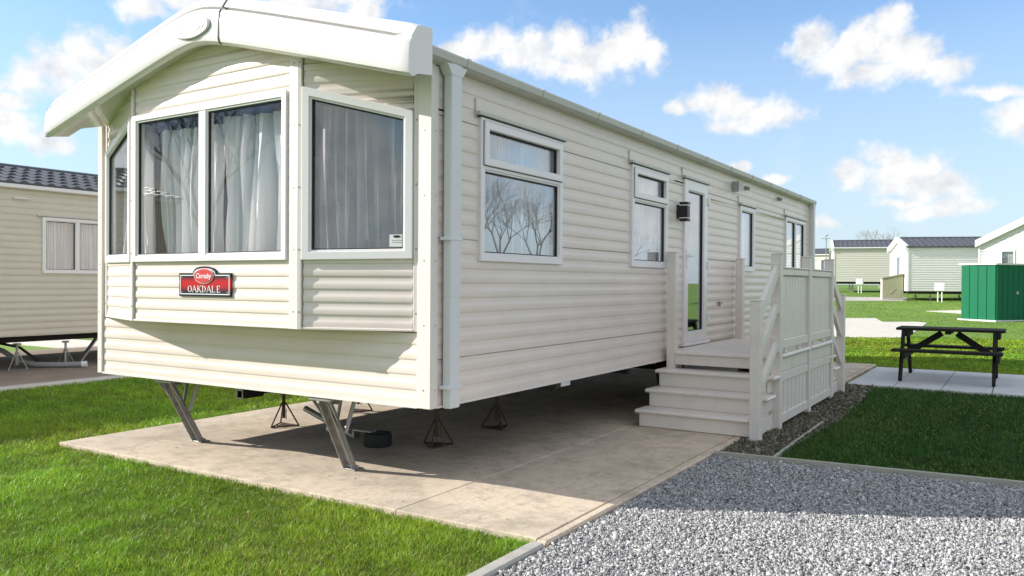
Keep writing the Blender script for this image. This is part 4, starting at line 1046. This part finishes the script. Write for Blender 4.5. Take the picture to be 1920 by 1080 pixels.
# ------------------------------------------------------------------ shed, cabinet, meter posts, aerial
q = on_ground(1816, 600); q2 = on_ground(1866, 604); shd = thing('garden_shed', 'small green metal shed with pale base and pale roof edge on the lawn', 'shed', (q2[0], q2[1], gz(q2[1])), math.radians(-37))
SH = 1.86; SWd = 1.28; SL_ = 2.2
for k in range(4):
    mb = MB(); mb.box(-SWd+k*SWd/4+0.006, -SWd+(k+1)*SWd/4-0.006, 0.0, 0.03, 0.06, SH, ch=0.008); mb.build('panel', SHEDG, shd)
mb = MB(); mb.box(-SWd, 0, 0.022, 0.034, 0.06, SH); mb.build('backing', SHEDG, shd)
for k in range(9):
    mb = MB(); mb.box(0.0, 0.03, 0.035+k*SL_/9+0.006, 0.035+(k+1)*SL_/9-0.006, 0.06, SH, ch=0.008); mb.build('panel', SHEDG, shd)
mb = MB(); mb.box(-0.012, 0.008, 0.035, SL_, 0.06, SH); mb.build('backing', SHEDG, shd)
mb = MB(); mb.box(-SWd, -SWd+0.03, 0.035, SL_+.03, 0.06, SH); mb.box(-SWd+.031, -0.013, SL_, SL_+0.03, 0.06, SH); mb.build('back_panels', SHEDG, shd)
mb = MB(); mb.box(-SWd-0.10, 0.06, -0.06, SL_+0.08, 0.0, 0.058, ch=0.01); mb.build('base', SHEDT, shd)
mb = MB()
mb.add([(-SWd-0.06, -0.05, SH+0.02), (0.06, -0.05, SH+0.002), (0.06, SL_+0.06, SH+0.002), (-SWd-0.06, SL_+0.06, SH+0.02), (-SWd-0.06, -0.05, SH+0.075), (0.06, -0.05, SH+0.055), (0.06, SL_+0.06, SH+0.055), (-SWd-0.06, SL_+0.06, SH+0.075)],
       [(3,2,1,0),(4,5,6,7),(0,1,5,4),(1,2,6,5),(2,3,7,6),(3,0,4,7)]); mb.build('roof', SHEDT, shd)
mb = MB(); mb.box(0.031, 0.05, 0.9, 1.0, 0.9, 1.0, ch=0.004); mb.build('latch', STEEL, shd)
q = on_ground(1654, 563); cb = thing('storage_cabinet', 'pale olive storage cabinet with sloping lid beside the far white gable', 'cabinet', (q[0], q[1], gz(q[1])), math.radians(14))
k_ = (q[1]+4.14)/1518*1.0
hw_ = 33*k_; hh0, hh1 = 38*k_, 46*k_; dp_ = 0.75
mb = MB(); mb.box(-0.0, hw_, 0.0, dp_, 0.0, 0.10); mb.build('plinth', KERBM, cb)
mb = MB(); mb.prism([(0.012, 0.101), (hw_, 0.101), (hw_, hh1-0.04), (0.012, hh0-0.04)], 0.0, dp_); mb.build('body', BOXG, cb)
mb = MB(); mb.prism([(-0.04, hh0-0.039), (hw_+0.04, hh1-0.038), (hw_+0.04, hh1+0.01), (-0.04, hh0+0.008)], -0.04, dp_+0.04); mb.build('lid', BOXG, cb)
mb = MB(); mb.box(0.0, 0.011, 0.0, dp_, 0.101, hh0-0.05); mb.build('end_panel', TRIM, cb)
mb = MB(); mb.bar((hw_*.35, -0.012, 0.35), (hw_*.62, -0.012, 0.62), 0.02, 0.03); mb.build('handle', KERBM, cb)
for (px, py, y, hpx, lab) in ((1762, 566, None, 30, 'white meter box on two legs in front of the grey-sided caravan'), (1612, 548, None, 24, 'white meter box on legs in front of the furthest cream caravan')):
    yy = 41.0 if px > 1700 else 53.0; q = on_y(yy, px, py); s = (yy+4.14)/1518
    t = thing('meter_box', lab, 'meter box', (q[0], yy, gz(yy)), 0, 'meter boxes on posts')
    for x in (-0.09, 0.09):
        mb = MB(); mb.box(x-0.025, x+0.025, -0.025, 0.025, 0, 0.55); mb.build('leg', LAMPW, t)
    mb = MB(); mb.box(-0.22, 0.22, -0.1, 0.1, 0.551, 0.95, ch=0.015); mb.build('box', LAMPW, t)
    mb = MB(); mb.box(-0.17, 0.17, -0.112, -0.101, 0.60, 0.90, ch=0.006); mb.build('lid', UPVC, t)
q = on_y(62.0, 1549, 470); t = thing('aerial_mast', 'thin aerial mast rising beside the distant caravans', 'aerial', (q[0], 62.0, gz(62)))
mb = MB(); mb.tube([(0, 0, 0), (0, 0, 5.0-gz(62))], 0.035, 6); mb.build('mast', STEEL, t)
mb = MB(); mb.bar((-0.05, 0, 4.1), (0.15, 0, 4.25), 0.3, 0.02)
for k in range(5): mb.bar((-0.3+0.12*k, -0.2, 3.95), (-0.3+0.12*k, 0.2, 3.95), 0.03, 0.03)
mb.bar((-0.35, 0, 3.95), (0.3, 0, 3.95), 0.03, 0.03); mb.build('aerial_array', STEEL, t)

# ------------------------------------------------------------------ bare winter trees
HAZE_BARK = mat('hazed_bark', (0.34, 0.315, 0.29), 0.9, var=0.2)  # bark colour lightened to stand in for haze over the distance
def bare_tree(label, loc, h, seed, depth=5, group=None, sides=5, thick=1.0, m=BARK):
    r = random.Random(seed); tr = thing('bare_tree', label, 'tree', loc, 0, group)
    trunk, crown = MB(), MB()
    def grow(p, d, L_, rad, lev):
        q = p+d*L_*0.5+Vector((r.uniform(-1, 1), r.uniform(-1, 1), 0))*L_*0.04; e_ = p+d*L_
        (trunk if lev == 0 else crown).tube([tuple(p), tuple(q), tuple(e_)], [rad, rad*0.85, rad*0.68], sides if lev < 2 else 3, caps=False)
        if lev >= depth: return
        n = 3 if lev < 2 else r.choice((2, 3, 3))
        for k in range(n):
            a = 2*math.pi*k/n+r.uniform(-.7, .7); tl = r.uniform(0.35, 0.75) if lev else r.uniform(0.3, 0.65)
            ax = d.orthogonal().normalized(); ax.rotate(Matrix.Rotation(a, 3, d))
            nd = (d*math.cos(tl)+ax*math.sin(tl)); nd.z += 0.12; nd.normalize()
            grow(p+d*L_*r.uniform(0.72, 1.0) if lev else e_, nd, L_*r.uniform(0.62, 0.82), rad*0.60, lev+1)
    grow(Vector((0, 0, -0.1)), Vector((0, 0, 1)), h*0.27, h*0.018*thick, 0)
    trunk.build('trunk', m, tr, smooth=True); crown.build('crown', m, tr)
    return tr
q = on_y(85.0, 1650, 470); bare_tree('haze-paled leafless tree showing above the far dark caravan roof', (q[0], 85.0, gz(85)-0.2), 8.4, 3, 6, thick=0.8, m=HAZE_BARK)
bt = 'bare trees mirrored in the caravan windows'
for k, (x_, y_, h_, sd) in enumerate(((27.5, 43.0, 8.6, 12), (24.0, 42.0, 7.2, 23), (20.5, 40.0, 5.6, 31), (31.5, 46.0, 9.2, 52), (17.5, 41.0, 5.0, 61))):
    bare_tree(('leafless tree mirrored in the right half of the first side window', 'slim leafless tree mirrored at the middle of the first side window', 'low leafless tree mirrored at the left of the first side window',
               'wide leafless tree mirrored at the right edge of the first side window', 'smallest leafless tree mirrored low in the side windows')[k], (x_, y_, 0.4), h_*1.15, sd, 7, bt, thick=0.8)
bare_tree('big leafless tree mirrored in the front bay windows', (-29.0, -20.5, -0.1), 14.0, 44, 7, bt, thick=0.6)

# ------------------------------------------------------------------ grass, gravel, mulch
def vnoise(x, y, s, seed):
    r = np.random.default_rng(seed).random((64, 64)); X, Y = x*s, y*s; xi, yi = np.floor(X).astype(int), np.floor(Y).astype(int)
    fx, fy = X-xi, Y-yi; fx = fx*fx*(3-2*fx); fy = fy*fy*(3-2*fy); g = lambda a, b: r[a % 64, b % 64]
    return (g(xi, yi)*(1-fx)+g(xi+1, yi)*fx)*(1-fy)+(g(xi, yi+1)*(1-fx)+g(xi+1, yi+1)*fx)*fy
def np_mesh(name, co, tri, tint, m, smooth=False):
    me = bpy.data.meshes.new(name); nv, nf = len(co), len(tri)
    me.vertices.add(nv); me.vertices.foreach_set('co', co.astype(np.float32).ravel())
    me.loops.add(nf*3); me.loops.foreach_set('vertex_index', tri.astype(np.int32).ravel())
    me.polygons.add(nf); me.polygons.foreach_set('loop_start', (np.arange(nf)*3).astype(np.int32))
    me.update(calc_edges=True)
    ca = me.color_attributes.new('tint', 'FLOAT_COLOR', 'POINT'); ca.data.foreach_set('color', np.c_[tint, np.ones(nv)].astype(np.float32).ravel())
    me.materials.append(m); o = bpy.data.objects.new(name, me); COL.objects.link(o); o['kind'] = 'stuff'; return o
def inside(x, y, poly):
    c = np.zeros(len(x), bool); n = len(poly)
    for i in range(n):
        (x0, y0), (x1, y1) = poly[i], poly[(i+1) % n]
        if y0 == y1: continue
        c ^= ((y0 > y) != (y1 > y)) & (x < (x1-x0)*(y-y0)/(y1-y0)+x0)
    return c
def scatter(poly, dens, margin=1.0, dref=4.5, power=1.6, holes=()):
    px = np.array(poly); x0, y0 = px.min(0); x1, y1 = px.max(0); n = int((x1-x0)*(y1-y0)*dens)
    x = rng.uniform(x0, x1, n); y = rng.uniform(y0, y1, n); k = inside(x, y, poly)
    for h in holes: k &= ~inside(x, y, h)
    dx, dy = x-CAM[0], y-CAM[1]; f = -math.sin(YAW)*dx+math.cos(YAW)*dy; s = math.cos(YAW)*dx+math.sin(YAW)*dy
    k &= (f > 1.0) & (np.abs(s) < f*0.66+margin) & (f > 3.2-margin*.4)
    d = np.hypot(dx, dy); k &= rng.random(n) < np.minimum(1, (dref/np.maximum(d, .1))**power)
    return x[k], y[k], d[k]
def grass(name, poly, dens, hgt, wid, dref=4.5, power=1.6, base=(0.20, 0.335, 0.030), margin=1.0, label=None, holes=()):
    x, y, d = scatter(poly, dens, margin, dref, power, holes); n = len(x)
    big = vnoise(x, y, 1.1, 1); mid = vnoise(x, y, 4.5, 2); fine = vnoise(x, y, 13, 3)
    h = hgt*(0.5+0.5*mid+0.6*fine)*rng.uniform(0.5, 1.35, n); sc = np.maximum(1, (d/5.5))**0.85
    w = wid*rng.uniform(0.7, 1.3, n)*sc
    a = rng.uniform(0, 2*np.pi, n); ln = rng.uniform(0.1, 1.15, n)*h; la = rng.uniform(0, 2*np.pi, n)+vnoise(x, y, 6.0, 9)*3
    z = -0.046+np.where(y > 16, 0.0235*(np.minimum(y, 60)-16), 0)
    bx, by = np.cos(a)*w/2, np.sin(a)*w/2; lx, ly = np.cos(la)*ln, np.sin(la)*ln
    P0 = np.c_[x-bx, y-by, z]; P1 = np.c_[x+bx, y+by, z]
    P2 = np.c_[x-bx*.75+lx*.35, y-by*.75+ly*.35, z+h*.6]; P3 = np.c_[x+bx*.75+lx*.35, y+by*.75+ly*.35, z+h*.6]; P4 = np.c_[x+lx, y+ly, z+h]
    co = np.stack([P0, P1, P2, P3, P4], 1).reshape(-1, 3)
    i = np.arange(n)[:, None]*5
    tri = np.concatenate([i+[0, 1, 3], i+[0, 3, 2], i+[2, 3, 4]], 1).reshape(-1, 3)
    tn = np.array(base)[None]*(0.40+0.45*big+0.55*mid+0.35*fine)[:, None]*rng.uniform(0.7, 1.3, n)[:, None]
    tn[:, 0] *= 1+0.5*(vnoise(x, y, 0.8, 5)-.4)+0.5*(rng.random(n) < 0.1)
    worn = np.clip((x+1.3)/2.2, 0, 1)*np.clip((-0.45-y)/0.5, 0, 1)*(y < 0)
    dry = rng.random(n) < 0.03+0.36*np.clip(vnoise(x, y, 1.6, 6)-.60, 0, 1)+0.30*worn*vnoise(x, y, 5, 16)
    tn[dry] = np.array([0.24, 0.21, 0.08])*rng.uniform(0.6, 1.1, (dry.sum(), 1))
    tint = np.repeat(tn, 5, 0)
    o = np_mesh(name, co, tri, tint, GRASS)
    if label: o['label'] = label; o['category'] = 'grass'
    return n
ng = 0
ng += grass('lawn_grass', [(-9.0, -0.25), (-3.85, -0.25), (-3.85, -0.29), (0.97, -0.30), (0.95, -3.6), (-9.0, -3.6)], 12000, 0.033, 0.0050, label='sunlit mown grass in front of the concrete slab')
ng += grass('lawn_grass', [(-7.84, -0.25), (-3.83, -0.25), (-3.83, 11), (-7.84, 7.0)], 7500, 0.036, 0.006, dref=5.0, label='mown grass between the two nearest caravans')
ng += grass('lawn_grass', [(1.53, 2.52), (6.0, 2.95), (6.0, 8.1), (1.50, 8.1)], 7000, 0.036, 0.0055, dref=6, base=(0.042, 0.105, 0.020), label='shaded mown grass between the gravel and the grey paving')  # blade colour lowered so the shade on this lawn looks deeper
far = gpoly([(1560, 690), (1640, 685)])
ng += grass('lawn_grass', [(-3.5, 11.0), (5.4, 11.0), (9, 19.5), (-6, 19.5)], 1600, 0.030, 0.010, dref=14, power=1.2, base=(0.18, 0.32, 0.022), label='mown grass beyond the picnic table', holes=FARH)
ng += grass('lawn_grass', [(-14, 19.5), (9, 19.5), (16, 58), (-26, 58)], 120, 0.012, 0.012, dref=20, power=1.2, base=(0.15, 0.29, 0.022), label='bright far lawn in front of the distant caravans', holes=FARH)
print('grass blades', ng)
def stones(name, poly, dens, size, z0, cols, m, margin=1.0, dref=5.0, power=1.2, flat=0.6, layers=0.012, label=None, cat='gravel', elong=1.0):
    x, y, d = scatter(poly, dens, margin, dref, power); n = len(x); sc = np.maximum(1, d/6.0)**0.6
    s = size*rng.lognormal(0, 0.36, n)*sc; oc = np.array([(1,0,0),(-1,0,0),(0,1,0),(0,-1,0),(0,0,1),(0,0,-1)], float)
    v = oc[None]*(1+rng.uniform(-.35, .35, (n, 6, 1)))+rng.uniform(-.28, .28, (n, 6, 3)); v *= (s/2)[:, None, None]; v[:, :, 0] *= elong
    v[:, :, 2] *= flat
    q = rng.normal(size=(n, 4)); q[:, 0] += 1.2; q /= np.linalg.norm(q, axis=1)[:, None]; a, b, c, e = q.T
    R_ = np.stack([np.stack([1-2*(c*c+e*e), 2*(b*c-a*e), 2*(b*e+a*c)], 1), np.stack([2*(b*c+a*e), 1-2*(b*b+e*e), 2*(c*e-a*b)], 1), np.stack([2*(b*e-a*c), 2*(c*e+a*b), 1-2*(b*b+c*c)], 1)], 1)
    v = np.einsum('nij,nkj->nki', R_, v)
    zz = z0+rng.uniform(0, layers, n)+s*0.12+0.008*vnoise(x, y, 1.5, 8); v += np.stack([x, y, zz], 1)[:, None]
    f = np.array([(0,2,4),(2,1,4),(1,3,4),(3,0,4),(2,0,5),(1,2,5),(3,1,5),(0,3,5)])
    tri = (np.arange(n)[:, None, None]*6+f[None]).reshape(-1, 3)
    cc = np.array(cols)[rng.integers(0, len(cols), n)]*rng.uniform(0.7, 1.25, (n, 1))
    o = np_mesh(name, v.reshape(-1, 3), tri, np.repeat(cc, 6, 0), m)
    if label: o['label'] = label; o['category'] = cat
    return n
nst = stones('gravel', [(1.07, -1.8), (5.5, -1.8), (6.2, 2.88), (3.3, 2.62), (1.07, 2.41)], 16000, 0.0138, -0.040, [(0.45, 0.445, 0.43), (0.53, 0.52, 0.505), (0.33, 0.33, 0.33), (0.39, 0.385, 0.38), (0.58, 0.57, 0.555), (0.22, 0.22, 0.22), (0.41, 0.395, 0.37)], STONE, label='loose grey crushed gravel of the drive')
nst += stones('mulch', [(1.08, 2.5), (1.5, 2.55), (1.62, 5.0), (1.5, 8.1), (1.08, 8.1)], 11000, 0.0165, -0.040, [(0.13, 0.11, 0.075), (0.19, 0.165, 0.115), (0.07, 0.06, 0.042), (0.27, 0.25, 0.20), (0.09, 0.10, 0.045)], CHIP, elong=1.5, layers=0.016, label='dark bark and stone mulch along the foot of the porch', cat='mulch')
stones('slab_grit', [(-3.7, -0.28), (1.05, -0.28), (1.05, 3.3), (0.3, 3.0), (-0.2, 0.3), (-3.7, 0.25)], 14, 0.007, 0.001, [(0.30, 0.26, 0.20), (0.14, 0.12, 0.09), (0.42, 0.40, 0.36)], CHIP, layers=0.0005, label='small grit and debris lying on the concrete slab', cat='grit')
print('stones', nst)
